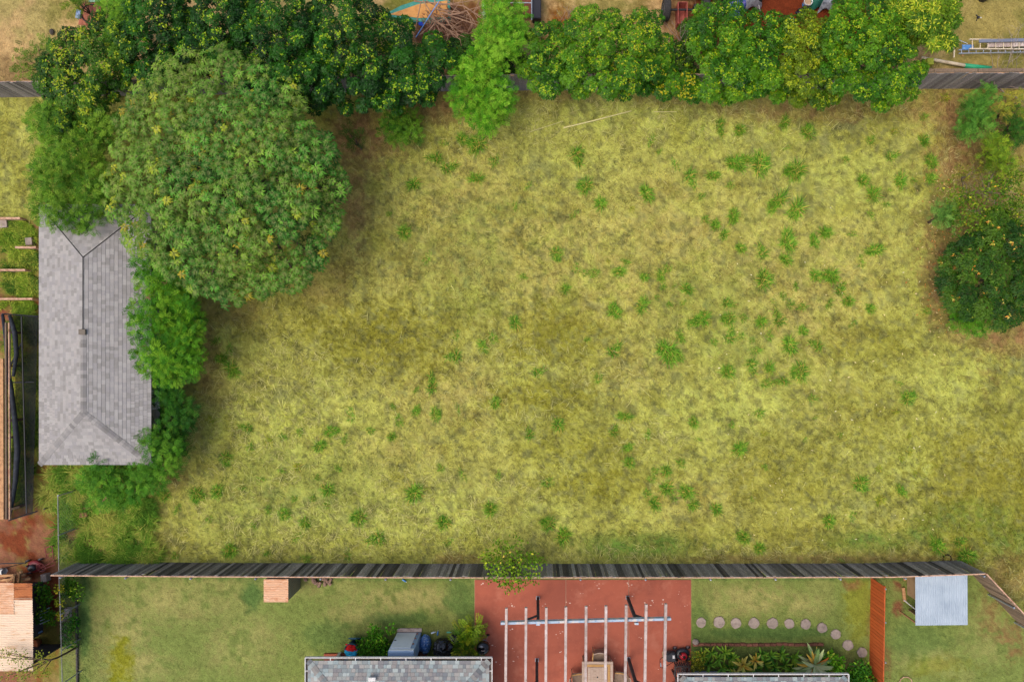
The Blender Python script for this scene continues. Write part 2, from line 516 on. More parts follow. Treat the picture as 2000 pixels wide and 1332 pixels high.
# ---------------------------------------------------------------- dry straw and lawn blades (nobody could count them)
def blades(name, px, py, length, width, ang, tilt, cols, mat, bend=0.0, seg=1, kind='stuff', parent=None, z0=0.0):
    n = len(px)
    x, y = (px - CX) * K0, -(py - CY) * K0
    dx, dy = np.cos(ang), np.sin(ang)
    sx, sy = -dy, dx
    ct, stt = np.cos(tilt), np.sin(tilt)
    base = np.stack([x, y, np.full(n, z0) if np.isscalar(z0) else z0], -1)
    D = np.stack([dx * ct, dy * ct, stt], -1)
    S = np.stack([sx, sy, np.zeros(n)], -1)
    L, W = length[:, None], width[:, None]
    if seg == 1:
        V = np.stack([base - S * W / 2, base + S * W / 2, base + D * L], 1).reshape(-1, 3)
        F = np.arange(3 * n).reshape(n, 3)
        C = np.repeat(cols, 3, 0)
    else:
        D2 = np.stack([dx * np.cos(tilt - bend), dy * np.cos(tilt - bend), np.sin(tilt - bend)], -1)
        mid = base + D * L * .5
        tip = mid + D2 * L * .5
        V = np.stack([base - S * W / 2, base + S * W / 2, mid + S * W * .42, mid - S * W * .42, tip], 1).reshape(-1, 3)
        o = np.arange(n)[:, None] * 5
        F = np.concatenate([o + [0, 1, 2], o + [0, 2, 3], o + [3, 2, 4]], 0)
        C = np.repeat(cols, 5, 0)
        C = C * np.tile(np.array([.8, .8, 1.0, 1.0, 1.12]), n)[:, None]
    me = raw_mesh(name, V, F, np.clip(C, 0, .9))
    return tag(link(name, me, mat, parent), kind=kind)

def in_field(px, py):
    return (region(px, py) == 0) & ~((px > 70) & (px < 300) & (py > 395) & (py < 910))

def scatter(n, x0, x1, y0, y1, keep):
    px, py = rng.uniform(x0, x1, n), rng.uniform(y0, y1, n)
    k = keep(px, py)
    return px[k], py[k]

# matted straw over the whole field
px, py = scatter(400000, -30, 2080, 165, 1180, in_field)
dens = fbm(px, py, 26, 61, 3)
k = rng.random(len(px)) < np.clip(.35 + 1.6 * (dens - .35), .15, 1)
px, py = px[k], py[k]
c = ground_color(px, py) * (.5 + 1.05 * rng.random(len(px)) ** 1.3)[:, None]
c *= np.stack([rng.uniform(.95, 1.08, len(px)), np.ones(len(px)), rng.uniform(.75, 1.25, len(px))], -1)
ang = fbm(px, py, 70, 71, 2) * 14 + rng.normal(0, .9, len(px))
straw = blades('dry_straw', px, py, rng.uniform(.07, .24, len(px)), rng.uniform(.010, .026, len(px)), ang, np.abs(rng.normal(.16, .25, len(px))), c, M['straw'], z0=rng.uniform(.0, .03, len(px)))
tag(straw, 'matted dry yellow straw covering the whole field', 'straw')
# longer tangled straw
LONG = [(1200, 235, 260, 55, 1), (1450, 240, 160, 50, .7), (900, 260, 130, 50, .5), (640, 1030, 340, 70, 1), (880, 960, 170, 60, .8), (480, 850, 160, 130, .8), (1640, 220, 200, 50, .5),
        (1340, 1085, 500, 18, .8), (1840, 1110, 120, 30, .6), (1040, 740, 200, 90, .3), (520, 700, 140, 90, .6), (1870, 300, 50, 110, .8), (1940, 1150, 60, 60, .8), (1280, 850, 90, 40, .5), (640, 770, 160, 60, .5)]
px, py = scatter(120000, -30, 2080, 165, 1180, in_field)
k = rng.random(len(px)) < (.015 + .95 * blob(px, py, LONG, (fbm(px, py, 30, 5, 3) - .5) * 1.6)) * sstep(.38, .6, fbm(px, py, 20, 81, 2))
px, py = px[k], py[k]
c = (ground_color(px, py) * .5 + lin('#d6cc84') * .55) * rng.uniform(.5, 1.3, len(px))[:, None]
ang = fbm(px, py, 34, 91, 2) * 20 + rng.normal(0, .55, len(px))
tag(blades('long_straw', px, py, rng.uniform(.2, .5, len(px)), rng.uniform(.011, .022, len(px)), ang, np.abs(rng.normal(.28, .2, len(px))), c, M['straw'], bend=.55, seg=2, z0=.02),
    'long tangled pale straw lying in swirls on the field', 'straw')
# low green weeds scattered in the field
px, py = scatter(90000, 330, 2060, 185, 1150, in_field)
wgt = np.clip(blob(px, py, [(g[0], g[1], g[2], g[3], g[4]) for g in GREEN] + [(980, 430, 330, 120, .35), (560, 950, 260, 130, .5), (1450, 620, 240, 170, .4), (1700, 900, 260, 120, .2)], 0) * sstep(.5, .68, fbm(px, py, 11, 101, 2)), 0, 1)
k = rng.random(len(px)) < wgt
px, py = px[k], py[k]
c = mixc(np.zeros((len(px), 3)) + lin('#5c7d27'), lin('#7f8c30'), rng.random(len(px))) * rng.uniform(.6, 1.25, len(px))[:, None]
tag(blades('weeds', px, py, rng.uniform(.05, .13, len(px)), rng.uniform(.014, .03, len(px)), rng.uniform(0, 6.3, len(px)), rng.uniform(.1, .9, len(px)), c, M['straw'], z0=.01), 'low green weeds spotted through the dry field', 'weeds')
# lawn blades
px, py = scatter(170000, 118, 2060, 1100, 1400, lambda a, b: (region(a, b) == 1) & ~((a > 920) & (a < 1356) & (b > 1124)))
c = ground_color(px, py) * rng.uniform(.65, 1.45, len(px))[:, None]
tag(blades('lawn_grass', px, py, rng.uniform(.03, .075, len(px)), rng.uniform(.010, .02, len(px)), rng.uniform(0, 6.3, len(px)), rng.uniform(.15, 1.1, len(px)), c, M['straw'], z0=.0), 'short mown green and straw coloured lawn grass', 'grass')
# yards
px, py = scatter(60000, -30, 2060, -60, 185, lambda a, b: (region(a, b) == 2) & ((a < 330) | ((a > 1050) & (a < 1300)) | (a > 1780)))
c = ground_color(px, py) * rng.uniform(.65, 1.45, len(px))[:, None]
tag(blades('yard_grass', px, py, rng.uniform(.05, .2, len(px)), rng.uniform(.010, .02, len(px)), rng.uniform(0, 6.3, len(px)), rng.uniform(.0, .7, len(px)), c, M['straw'], z0=.0), 'rough half dry grass in the yards beyond the north fence', 'grass')

# tall weedy grass: behind the shed, along the nursery, in the bed frames
def tall_grass(name, label, areas, n, cols, L=(.35, .8), seed=0):
    X, Y = [], []
    for (x, y, rx, ry, w) in areas:
        m = int(n * w)
        t, r = rng.uniform(0, 6.283, m), np.sqrt(rng.random(m))
        X.append(x + rx * r * np.cos(t)); Y.append(y + ry * r * np.sin(t))
    px, py = np.concatenate(X), np.concatenate(Y)
    keep = (rng.random(len(px)) < sstep(.3, .55, fbm(px, py, 18, 200 + seed, 2))) & ~((px > 79) & (px < 293) & (py > 440) & (py < 905))
    px, py = px[keep], py[keep]
    cs = np.array([lin(q) for q in cols])
    pick = (fbm(px, py, 26, 210 + seed, 2) * len(cols) * 1.6 - .3 * len(cols) + rng.normal(0, .6, len(px))).astype(int).clip(0, len(cols) - 1)
    c = cs[pick] * rng.uniform(.65, 1.35, len(px))[:, None]
    ang = fbm(px, py, 30, 220 + seed, 2) * 16 + rng.normal(0, .8, len(px))
    o = blades(name, px, py, rng.uniform(L[0], L[1], len(px)), rng.uniform(.012, .026, len(px)), ang, rng.uniform(.5, 1.25, len(px)), c, M['straw'], bend=1.0, seg=2, z0=.0)
    return tag(o, label, 'grass')
YG = ['#476f20', '#5f8628', '#7d9634', '#a3a44a']
tall_grass('tall_grass', 'tall yellow green weeds in the corner behind the shingled shed', [(150, 955, 70, 45, .9), (205, 985, 80, 60, .9), (190, 1060, 85, 38, 1.2), (250, 1010, 55, 60, .9), (130, 1010, 18, 80, .5), (260, 1075, 60, 25, .5)], 6500, YG)
tall_grass('nursery_grass', 'tall green grass under the black shade netting', [(42, 800, 38, 190, 2.2), (68, 760, 10, 150, .6), (55, 660, 22, 50, .4)], 2600, ['#4d6b20', '#6f8a2c', '#93983c'], seed=3)
tall_grass('bed_grass', 'lush green grass between the weathered bed timbers', [(38, 460, 36, 30, .9), (40, 510, 38, 34, 1), (45, 558, 38, 26, 1), (40, 600, 36, 16, .5)], 2600, ['#5a7d22', '#7f9a2c', '#a3ab40', '#4d6e24'], L=(.2, .5), seed=5)

# ================================================================ FENCES
def board_meshes(w, h, n, mat, t=0.02, seed=0, dog=False):
    rr = random.Random(seed)
    out = []
    for i in range(n):
        ww, hh = w * rr.uniform(.97, 1.02), h + rr.uniform(-.03, .015)
        mb = MB()
        mb.box((0, 0, hh / 2), (ww, t, hh))
        me = mb.mesh('fence_board')
        me.materials.append(mat)
        out.append(me)
    return out

def fence(root, pts, h, w, meshes, gap=.004, seed=1, lean=.008, z0=-.02):
    """pts: base line as world points. Boards are parts of root."""
    rr = random.Random(seed)
    inv = Matrix.Translation(-Vector(root.location))
    for a, b in zip(pts[:-1], pts[1:]):
        a, b = Vector(a), Vector(b)
        d = b - a
        L = d.length
        n = int(L / (w + gap))
        st = L / n
        rz = math.atan2(d.y, d.x)
        for i in range(n):
            p = a + d * ((i + .5) * st / L)
            o = bpy.data.objects.new('board', rr.choice(meshes))
            COL.objects.link(o)
            o.parent = root
            o.matrix_parent_inverse = inv
            o.location = (p.x, p.y, z0)
            o.rotation_euler = (rr.gauss(0, lean), rr.gauss(0, lean * .5), rz + rr.gauss(0, .008))

def part_copy(name, me, parent, loc, rot=(0, 0, 0), scale=None):
    o = bpy.data.objects.new(name, me)
    COL.objects.link(o)
    o.parent = parent
    if parent.type == 'EMPTY' and parent.parent is None:
        o.matrix_parent_inverse = Matrix.Translation(-Vector(parent.location))
    o.location = loc
    o.rotation_euler = rot
    if scale: o.scale = scale
    return o

# south fence: dark weathered boards seen on their north side
HS = 1.83
sf = empty('south_board_fence', PT(1000, 1101), 'long dark weathered board fence between the dry field and the lawns', 'fence')
spts = [PT(x, float(fence_south(np.array(float(x))))) for x in (154, 400, 850, 1350, 1700, 1874)]
BW = 42.0 / 296
fence(sf, spts, HS, .136, board_meshes(.136, HS, 14, M['fence_dark'], seed=3), seed=5)
for zz in (.35, 1.0, HS - .06):
    for a, b in zip(spts[:-1], spts[1:]):
        mb = MB()
        off = Vector((0, -.034, 0))
        mb.bar(a + off + Vector((0, 0, zz)), b + off + Vector((0, 0, zz)), .04, .085)
        mb.build('rail', M['cap_wood'], sf)
for x in range(112, 1860, 127):
    bx = CX + (x + 6 - CX) / 1.0575
    p = PT(bx, float(fence_south(np.array(bx))))
    mb = MB()
    q = p + Vector((0, -.16, 0))
    mb.tube([q + Vector((0, 0, -.05)), q + Vector((0, 0, 1.66))], .04, 10)
    mb.lathe([(.046, 1.66), (.046, 1.69), (.03, 1.72), (.005, 1.735)], (q.x, q.y, 0), 10)
    mb.build('post', M['galv'], sf, smooth=False)
# fence going off to the south-east
df = empty('side_board_fence', PT(1910, 1132), 'tan weathered board fence running off diagonally from the dark fence corner', 'fence')
dpts = [PT(1876, 1097), PT(1880 + 110, 1100 + 118)]
fence(df, dpts, 1.75, .14, board_meshes(.14, 1.75, 6, M['fence_tan'], seed=8), seed=9)
_d = (dpts[1] - dpts[0]).normalized()
_s = Vector((-_d.y, _d.x, 0))
for zz in (.4, 1.1, 1.70):
    mb = MB()
    mb.bar(dpts[0] + _s * .035 + Vector((0, 0, zz)), dpts[1] + _s * .035 + Vector((0, 0, zz)), .045, .09)
    mb.build('rail', M['cap_wood'], df)
for t in (.02, .5, .95):
    q = dpts[0].lerp(dpts[1], t) - _s * .09
    mb = MB(); mb.tube([q, q + Vector((0, 0, 1.68))], .04, 10)
    mb.build('post', M['galv'], df)
# north fence
HN = 1.75
nf = empty('north_board_fence', PT(1000, 177), 'grey board fence along the hedge at the top of the field', 'fence')
npts = [PT(-25, 191), PT(940, 177.5), PT(2025, 173)]
fence(nf, npts, HN, .15, board_meshes(.15, HN, 12, M['fence_grey'], seed=13), seed=15)
for zz in (.4, 1.6):
    for a, b in zip(npts[:-1], npts[1:]):
        mb = MB()
        mb.bar(a + Vector((0, .034, zz)), b + Vector((0, .034, zz)), .04, .09)
        mb.build('rail', M['cap_wood'], nf)
a, b = PT(1700, 174.3), PT(2025, 173)
for i in range(4):
    p, q = a.lerp(b, i / 4 + .002), a.lerp(b, (i + 1) / 4 - .002)
    mb = MB(); mb.bar(p + Vector((0, .13, 1.69)), q + Vector((0, .13, 1.69)), .15, .04)
    mb.build('cap_plank', M['fence_tan'], nf)
for i in range(18):
    q = npts[0].lerp(npts[2], (i + .3) / 18) + Vector((0, .12, 0))
    mb = MB(); mb.box((q.x, q.y + .06, .82), (.09, .09, 1.64)); mb.build('post', M['fence_tan'], nf)
# orange fence between the two south yards
of = empty('orange_board_fence', PT(1698, 1220), 'bright orange painted board fence between the two back lawns', 'fence')
opts = [PT(1701, 1127), PT(1697.5, 1345)]
fence(of, opts, 1.26, .146, board_meshes(.146, 1.26, 6, M['fence_orange'], seed=21), gap=.012, seed=22, lean=.004)
for zz in (.3, 1.15):
    mb = MB(); mb.bar(opts[0] + Vector((.035, 0, zz)), opts[1] + Vector((.035, 0, zz)), .04, .08)
    mb.build('rail', M['fence_orange'], of)
for y in (1132, 1195, 1270, 1326):
    q = PT(1703, y)
    mb = MB(); mb.tube([q, q + Vector((0, 0, 1.2))], .028, 10); mb.lathe([(.034, 1.2), (.034, 1.23), (.01, 1.26)], (q.x, q.y, 0), 10)
    mb.build('post', M['galv'], of)

# ================================================================ SHINGLE ROOFS
M['shingle'] = material('shingle', attr=True, rough=0.95, spec=0.15, noise=[(60, 0.8, 0.45, 0.7), (3, 0.9, 0.45, 0.7)], bump=0.25, bump_scale=90)
M['deck'] = material('deck', '#3a3836', rough=0.95)
M['felt'] = material('felt', '#2e2b29', rough=0.95)

def clip_poly(poly, a, b):
    """Keep the side of a->b to its left."""
    out = []
    for i in range(len(poly)):
        p, q = poly[i], poly[(i + 1) % len(poly)]
        sp = (b[0] - a[0]) * (p[1] - a[1]) - (b[1] - a[1]) * (p[0] - a[0])
        sq = (b[0] - a[0]) * (q[1] - a[1]) - (b[1] - a[1]) * (q[0] - a[0])
        if sp >= 0: out.append(p)
        if (sp >= 0) != (sq >= 0):
            t = sp / (sp - sq)
            out.append((p[0] + t * (q[0] - p[0]), p[1] + t * (q[1] - p[1])))
    return out

_tabcache = {}
def tab_mesh(w, e, color, key):
    k = (round(w, 3), round(e, 3), key)
    if k not in _tabcache:
        mb = MB(); mb.cur = color
        g = .003
        mb.add([(g, 0, .0), (w - g, 0, 0), (w - g, e + .02, 0), (g, e + .02, 0), (g, 0, .015), (w - g, 0, .015), (w - g, e + .02, .003), (g, e + .02, .003)],
               [(0, 3, 2, 1), (4, 5, 6, 7), (0, 1, 5, 4), (1, 2, 6, 5), (2, 3, 7, 6), (3, 0, 4, 7)])
        me = mb.mesh('shingle'); me.materials.append(M['shingle'])
        _tabcache[k] = me
    return _tabcache[k]

def shingle_face(roof, stuff, pts, e, widths, palette, seed, n_parts, vmax=99, want=None):
    """pts: convex face, first edge is the eave (left to right seen from outside). Up to n_parts whole tabs become parts, the rest goes to stuff."""
    rr = random.Random(seed)
    o = Vector(pts[0])
    U = (Vector(pts[1]) - o).normalized()
    Nn = (Vector(pts[1]) - o).cross(Vector(pts[-1]) - o).normalized()
    V = Nn.cross(U)
    flat = [((Vector(p) - o).dot(U), (Vector(p) - o).dot(V)) for p in pts]
    umax, top = max(f[0] for f in flat), min(max(f[1] for f in flat), vmax)
    umin = min(f[0] for f in flat)
    Mx = Matrix((U, V, Nn)).transposed().to_4x4()
    made = 0
    r = 0
    v = -.01
    while v < top - .01:
        u = umin - rr.uniform(0, .2)
        while u < umax:
            w = rr.choice(widths)
            ci = rr.randrange(len(palette))
            poly = [(u, v), (u + w, v), (u + w, v + e + .02), (u, v + e + .02)]
            cp = poly
            for i in range(len(flat)):
                cp = clip_poly(cp, flat[i], flat[(i + 1) % len(flat)]) if i else cp
                if len(cp) < 3: break
            if len(cp) >= 3:
                ar = abs(sum(cp[i][0] * cp[(i + 1) % len(cp)][1] - cp[(i + 1) % len(cp)][0] * cp[i][1] for i in range(len(cp)))) / 2
                P = o + U * u + V * v
                whole = ar > .985 * w * (e + .02)
                if whole and made < n_parts and (want is None or want(P)):
                    b = bpy.data.objects.new('shingle', tab_mesh(w, e, palette[ci], ci))
                    COL.objects.link(b)
                    b.parent = roof
                    b.matrix_basis = Matrix.Translation(P + Nn * .002) @ Mx
                    made += 1
                elif ar > .0006:
                    stuff.cur = palette[ci]
                    n = len(cp)
                    t3 = [o + U * q[0] + V * q[1] + Nn * (.017 - .012 * min(1, max(0, (q[1] - v) / (e + .02)))) for q in cp]
                    b3 = [o + U * q[0] + V * q[1] for q in cp]
                    stuff.add(t3 + b3, [tuple(range(n))] + [(i, i + n, (i + 1) % n + n, (i + 1) % n) for i in range(n)])
            u += w
        v += e
        r += 1
    return made

def hip_caps(roof, a, b, wid, e, palette, seed, na, nb):
    """Folded cap shingles from the lower end a up to b; na, nb: normals of the two roof faces."""
    rr = random.Random(seed)
    a, b = Vector(a), Vector(b)
    d = (b - a); L = d.length; d /= L
    la = na.cross(d); lb = nb.cross(d)
    if la.dot(nb) > 0: la = -la
    if lb.dot(na) > 0: lb = -lb
    n = int(L / e)
    for i in range(n):
        mb = MB(); mb.cur = np.array(rr.choice(palette)) * rr.uniform(.68, .92)
        up = (na + nb).normalized()
        p, q = a + d * (i * L / n) + up * .030, a + d * ((i + 1.25) * L / n) + up * .014
        vs = [p + la * wid, p, p + lb * wid, q + la * wid, q, q + lb * wid]
        lo = [x - up * .016 for x in vs]
        mb.add(vs + lo, [(0, 1, 4, 3), (1, 2, 5, 4), (0, 6, 7, 1), (1, 7, 8, 2), (0, 3, 9, 6), (2, 8, 11, 5)])
        link('cap_shingle', mb.mesh('cap_shingle'), M['shingle'], roof)

# -------- the long hip-roofed shed on the west side
PAL1 = [lin(c) * np.array([.82, .8, .77]) for c in ('#aaa7a4', '#9f9c99', '#b1aeaa', '#999692', '#a6a3a0', '#aeaaa6', '#a3a09f')]
shed = empty('shingled_shed', PT(210, 650), 'long outbuilding with a pale grey shingled hip roof beside the mango tree', 'shed')
HE, HR = 2.4, 3.16
E = [PT(77, 400, HE), PT(295, 400, HE), PT(295, 907, HE), PT(77, 907, HE)]        # NW NE SE SW
A1, A2 = PT(164, 503, HR), PT(165, 806, HR)
xm = (E[0].x + E[1].x) / 2
A1.x = A2.x = xm
roof1 = MB()
th = Vector((0, 0, -.05))
vs = E + [A1, A2] + [p + th for p in E]
roof1.add(vs, [(0, 4, 1)[::-1], (1, 4, 5, 2)[::-1], (2, 5, 3)[::-1], (3, 5, 4, 0)[::-1], (0, 1, 7, 6), (1, 2, 8, 7), (2, 3, 9, 8), (3, 0, 6, 9), (6, 7, 8, 9)])
roof1 = roof1.build('roof', M['felt'], shed)
stf = MB()
W5 = [.12, .15, .17, .2, .23]
up = Vector((0, 0, .003))
seen_w = lambda P: True
nE = shingle_face(roof1, stf, [E[2], E[1], A1, A2], .152, W5, PAL1, 31, 130, want=lambda P: P.y < .6)
nW = shingle_face(roof1, stf, [E[0], E[3], A2, A1], .152, W5, PAL1, 32, 110, want=lambda P: P.y < -1.2)
nS = shingle_face(roof1, stf, [E[3], E[2], A2], .152, W5, PAL1, 33, 60)
shingle_face(roof1, stf, [E[1], E[0], A1], .152, W5, PAL1, 34, 0)
o = link('shingle_courses', stf.mesh('shingle_courses'), M['shingle'], roof1)
o['kind'] = 'stuff'
fn = lambda a, b, c: (Vector(b) - Vector(a)).cross(Vector(c) - Vector(a)).normalized()
nWv, nEv, nSv, nNv = fn(E[0], E[3], A1), fn(E[2], E[1], A1), fn(E[3], E[2], A2), fn(E[1], E[0], A1)
hip_caps(roof1, E[3], A2, .13, .15, PAL1, 41, nWv, nSv)
hip_caps(roof1, E[2], A2, .13, .15, PAL1, 42, nSv, nEv)
Am = A2.lerp(A1, .52)
hip_caps(roof1, A2, Am, .13, .15, PAL1, 43, nWv, nEv)
# the north ridge and hips have lost their caps: a dark open seam
for (p, q) in ((A1, Am), (A1, E[0]), (A1, E[1])):
    mb = MB(); mb.tube([p + Vector((0, 0, .016)), p.lerp(q, .97) + Vector((0, 0, .016))], .02, 5); mb.build('ridge_seam', M['felt'], roof1)
mb = MB(); mb.box(Am + Vector((0, 0, .05)), (.28, .22, .09)); mb.build('ridge_vent', material('brown_metal', '#6b6154', rough=.7), roof1, bevel=.01)
wallm = material('shed_wall', '#8d8678', rough=.9, noise=[(3, '#6f685c', .45, .7)])
x0, x1, y0, y1 = E[0].x + .5, E[1].x - 1.0, E[3].y + .6, E[0].y - .6
for nm, c, s in (('wall', ((x0 + x1) / 2, y1, 1.17), (x1 - x0, .1, 2.34)), ('wall', ((x0 + x1) / 2, y0, 1.17), (x1 - x0, .1, 2.34)),
                 ('wall', (x0, (y0 + y1) / 2, 1.17), (.1, y1 - y0 - .11, 2.34)), ('wall', (x1, (y0 + y1) / 2, 1.17), (.1, y1 - y0 - .11, 2.34))):
    mb = MB(); mb.box(c, s); mb.build(nm, wallm, shed)
mb = MB(); mb.box((x1 + .055, y0 + 2.0, 1.0), (.03, .9, 2.0)); mb.build('door', M['white_paint'], shed, bevel=.01)

# -------- houses at the south edge
PAL2 = [lin(c) for c in ('#848a88', '#93958f', '#777a7b', '#8a8580', '#a0a7a2', '#7f7d7c', '#8f9a98', '#99958e')]
def house(px0, px1, py, he, depth, label, seed, parts):
    nw, ne = PT(px0, py, he), PT(px1, py, he)
    ins = .13
    a, b = nw + Vector((ins, -ins, 0)), ne + Vector((-ins, -ins, 0))
    sw, se = a + Vector((0, -depth, 0)), b + Vector((0, -depth, 0))
    half = (b.x - a.x) / 2
    pit = .34
    ap1 = Vector(((a.x + b.x) / 2, a.y - half, he + half * pit))
    ap2 = Vector(((a.x + b.x) / 2, sw.y + half, he + half * pit))
    root = empty('shingled_house', ((a.x + b.x) / 2, a.y - depth / 2, 0), label, 'house')
    mb = MB()
    vs = [a, b, se, sw, ap1, ap2] + [p + Vector((0, 0, -.06)) for p in (a, b, se, sw)]
    mb.add(vs, [(1, 0, 4), (2, 1, 4, 5), (3, 2, 5), (0, 3, 5, 4), (0, 1, 7, 6), (1, 2, 8, 7), (2, 3, 9, 8), (3, 0, 6, 9), (6, 7, 8, 9)])
    roof = mb.build('roof', M['deck'], root)
    st = MB()
    shingle_face(roof, st, [b, a, ap1], .15, W5, PAL2, seed, parts, vmax=2.4)
    shingle_face(roof, st, [a, sw, ap2, ap1], .15, W5, PAL2, seed + 1, 0)
    shingle_face(roof, st, [se, b, ap1, ap2], .15, W5, PAL2, seed + 2, 0)
    o = link('shingle_courses', st.mesh('shingle_courses'), M['shingle'], roof); o['kind'] = 'stuff'
    nN, nW_, nE_ = fn(b, a, ap1), fn(a, sw, ap1), fn(se, b, ap1)
    hip_caps(roof, a, ap1, .14, .16, PAL2, seed + 3, nN, nW_)
    hip_caps(roof, b, ap1, .14, .16, PAL2, seed + 4, nN, nE_)
    # gutter: floor, outer lip, brackets on three sides
    gm = material('gutter_inside', '#6d6258', rough=.8)
    for (p, q, n_) in ((nw, ne, Vector((0, 1, 0))), (nw + Vector((0, -depth, 0)), nw, Vector((-1, 0, 0))), (ne + Vector((0, -depth, 0)), ne, Vector((1, 0, 0)))):
        mb = MB(); mb.bar(p - n_ * .06 + Vector((0, 0, -.10)), q - n_ * .06 + Vector((0, 0, -.10)), .10, .01); g = mb.build('gutter', gm, root)
        mb = MB(); mb.bar(p + Vector((0, 0, -.05)), q + Vector((0, 0, -.05)), .03, .12); mb.build('gutter_lip', M['white_paint'], g)
        L = (q - p).length
        for i in range(1, int(L / 1.05) + 1):
            c = p.lerp(q, i * 1.05 / L) - n_ * .065 + Vector((0, 0, -.005))
            if c.y < -16: continue
            mb = MB(); mb.box(c, (.03 if abs(n_.x) < .5 else .1, .1 if abs(n_.x) < .5 else .03, .012)); mb.build('gutter_bracket', M['white_paint'], g)
    wm = material('house_wall', '#cfc8ba', rough=.9, noise=[(2, '#b5ad9e', .45, .7)])
    for c, s in (((ap1.x, a.y - 1.5, 1.2), (b.x - a.x - 1.2, .12, 2.4)), ((a.x + .6, a.y - depth / 2, 1.2), (.12, depth - 1.5, 2.4)), ((b.x - .6, a.y - depth / 2, 1.2), (.12, depth - 1.5, 2.4)), ((ap1.x, sw.y + .6, 1.2), (b.x - a.x - 1.2, .12, 2.4))):
        mb = MB(); mb.box(c, s); mb.build('wall', wm, root)
    return root, roof
h1, r1 = house(596, 961, 1284, 2.55, 10.0, 'house with dark grey shingled hip roof beside the red patio', 51, 290)
mb = MB(); mb.box(PT(724.5, 1330.5, 3.1) + Vector((0, 0, -.22)), (.3, .16, .12)); mb.build('roof_vent', M['white_paint'], r1, bevel=.01)
h2_, r2 = house(1324, 1658, 1316, 2.55, 9.0, 'house with grey shingled roof behind the garden bed', 61, 120)

# ================================================================ PATIO AND PERGOLA
M['patio'] = material('patio', '#a85a42', rough=.8, noise=[(.35, '#96503c', .4, .65), (1.2, '#8f4c39', .5, .72), (.8, '#b06a52', .56, .72), (9, '#b66c53', .6, .8), (5, '#8a4a38', .64, .76)], bump=.08, bump_scale=30)
M['joint'] = material('joint', '#b98a70', rough=.9)
pat = MB(); p, q = PT(927, 1131), PT(1350, 1420)
pat.box(((p.x + q.x) / 2, (p.y + q.y) / 2, -.05), (q.x - p.x, p.y - q.y, .13))
pat = tag(pat.build('patio', M['joint']), kind='structure')
xs = [927, 1105, 1228, 1350]
for i in range(3):
    a, b = PT(xs[i], 1131), PT(xs[i + 1], 1420)
    mb = MB(); g = .006
    mb.box(((a.x + b.x) / 2, (a.y + b.y) / 2, .022), (b.x - a.x - (g if i in (0, 2) else g * 2) - .02, a.y - b.y - .03, .03))
    mb.build('concrete_panel', M['patio'], pat, bevel=.006)
# flaked spots where the red paint has come off
rr = random.Random(77)
fl = MB()
for (x, y, n) in ((999, 1184, 12), (1092, 1239, 6), (1097, 1273, 9), (1008, 1289, 6), (970, 1296, 5), (1170, 1141, 10), (1275, 1174, 8), (1243, 1245, 5), (1226, 1140, 8), (965, 1260, 7), (1291, 1305, 6), (1320, 1152, 4),
                   (1194, 1287, 5), (1060, 1180, 3), (1301, 1177, 5), (993, 1230, 4), (1160, 1188, 4), (1110, 1180, 5), (1100, 1232, 5), (945, 1140, 3), (1268, 1180, 5), (1130, 1160, 3), (1002, 1270, 3), (1340, 1180, 4), (1240, 1160, 4)):
    for i in range(max(2, n // 2)):
        cx, cy = rr.gauss(x, 5), rr.gauss(y, 3)
        c = PT(cx, cy, .04)
        r0 = rr.uniform(.008, .032)
        m = rr.randint(5, 8)
        pol = [(c.x + r0 * rr.uniform(.5, 1.6) * math.cos(6.283 * k / m) * 1.5, c.y + r0 * rr.uniform(.5, 1.3) * math.sin(6.283 * k / m)) for k in range(m)]
        fl.prism(pol, .038, .0405)
o = fl.build('paint_flakes', material('bare_concrete', '#d9c0ae', rough=.9), pat); o['kind'] = 'stuff'

M['beam_paint'] = material('beam_paint', '#9fb0bd', rough=.8, noise=[(2.2, '#cdbfb0', .5, .6), (5, '#6f8aa3', .55, .7)])
M['post_dark'] = material('post_dark', '#4a4442', rough=.85, noise=[(6, '#332f2e', .45, .7)])
pg = empty('pergola', PT(1140, 1230), 'open timber pergola with nine weathered rafters over the red patio', 'pergola')
HRf = 3.02
for (xt, yt, xb) in ((989, 1188, 987.5), (1027.5, 1187, 1026.5), (1067, 1187, 1066), (1105.5, 1185.5, 1104.5), (1145, 1184.5, 1144), (1184, 1183.5, 1182.5), (1223.5, 1182, 1221.5), (1262.5, 1180.5, 1260), (1301, 1179.5, 1298)):
    a, b = PT(xt, yt, HRf), PT(xb, 1335, HRf)
    b = a + (b - a) * 1.6
    mb = MB(); mb.bar(a + Vector((0, 0, -.07)), b + Vector((0, 0, -.07)), .105, .14); mb.build('rafter', M['lumber_grey'], pg, bevel=.006)
def pergola_row(pa, pb, post_px):
    a, b = PT(*pa, 2.875), PT(*pb, 2.875)
    mb = MB(); mb.bar(a + Vector((0, 0, -.10)), b + Vector((0, 0, -.10)), .10, .2); mb.build('beam', M['beam_paint'], pg, bevel=.006)
    for (x, y, s) in post_px:
        p = PT(x, y, .04)
        mb = MB(); mb.box((p.x, p.y, 1.355), (.125, .125, 2.63)); mb.build('post', M['post_dark'], pg, bevel=.006)
        mb = MB(); mb.box((p.x, p.y, .06), (.16, .16, .045)); mb.build('post_foot', M['galv'], pg)
        mb = MB(); mb.box((p.x, p.y - .1, 2.78), (.16, .08, .12)); mb.build('bracket', M['beam_paint'], pg)
        mb = MB(); mb.bar((p.x + s * .03, p.y, 2.15), (p.x + s * .55, p.y, 2.68), .07, .07); mb.build('brace', M['post_dark'], pg)
pergola_row((978, 1217.5), (1311, 1209), ((1050.5, 1167, -1), (1225.5, 1166, 1)))
pergola_row((978, 1356), (1311, 1348), ((1048.5, 1288, -1), (1227.5, 1286, 1)))

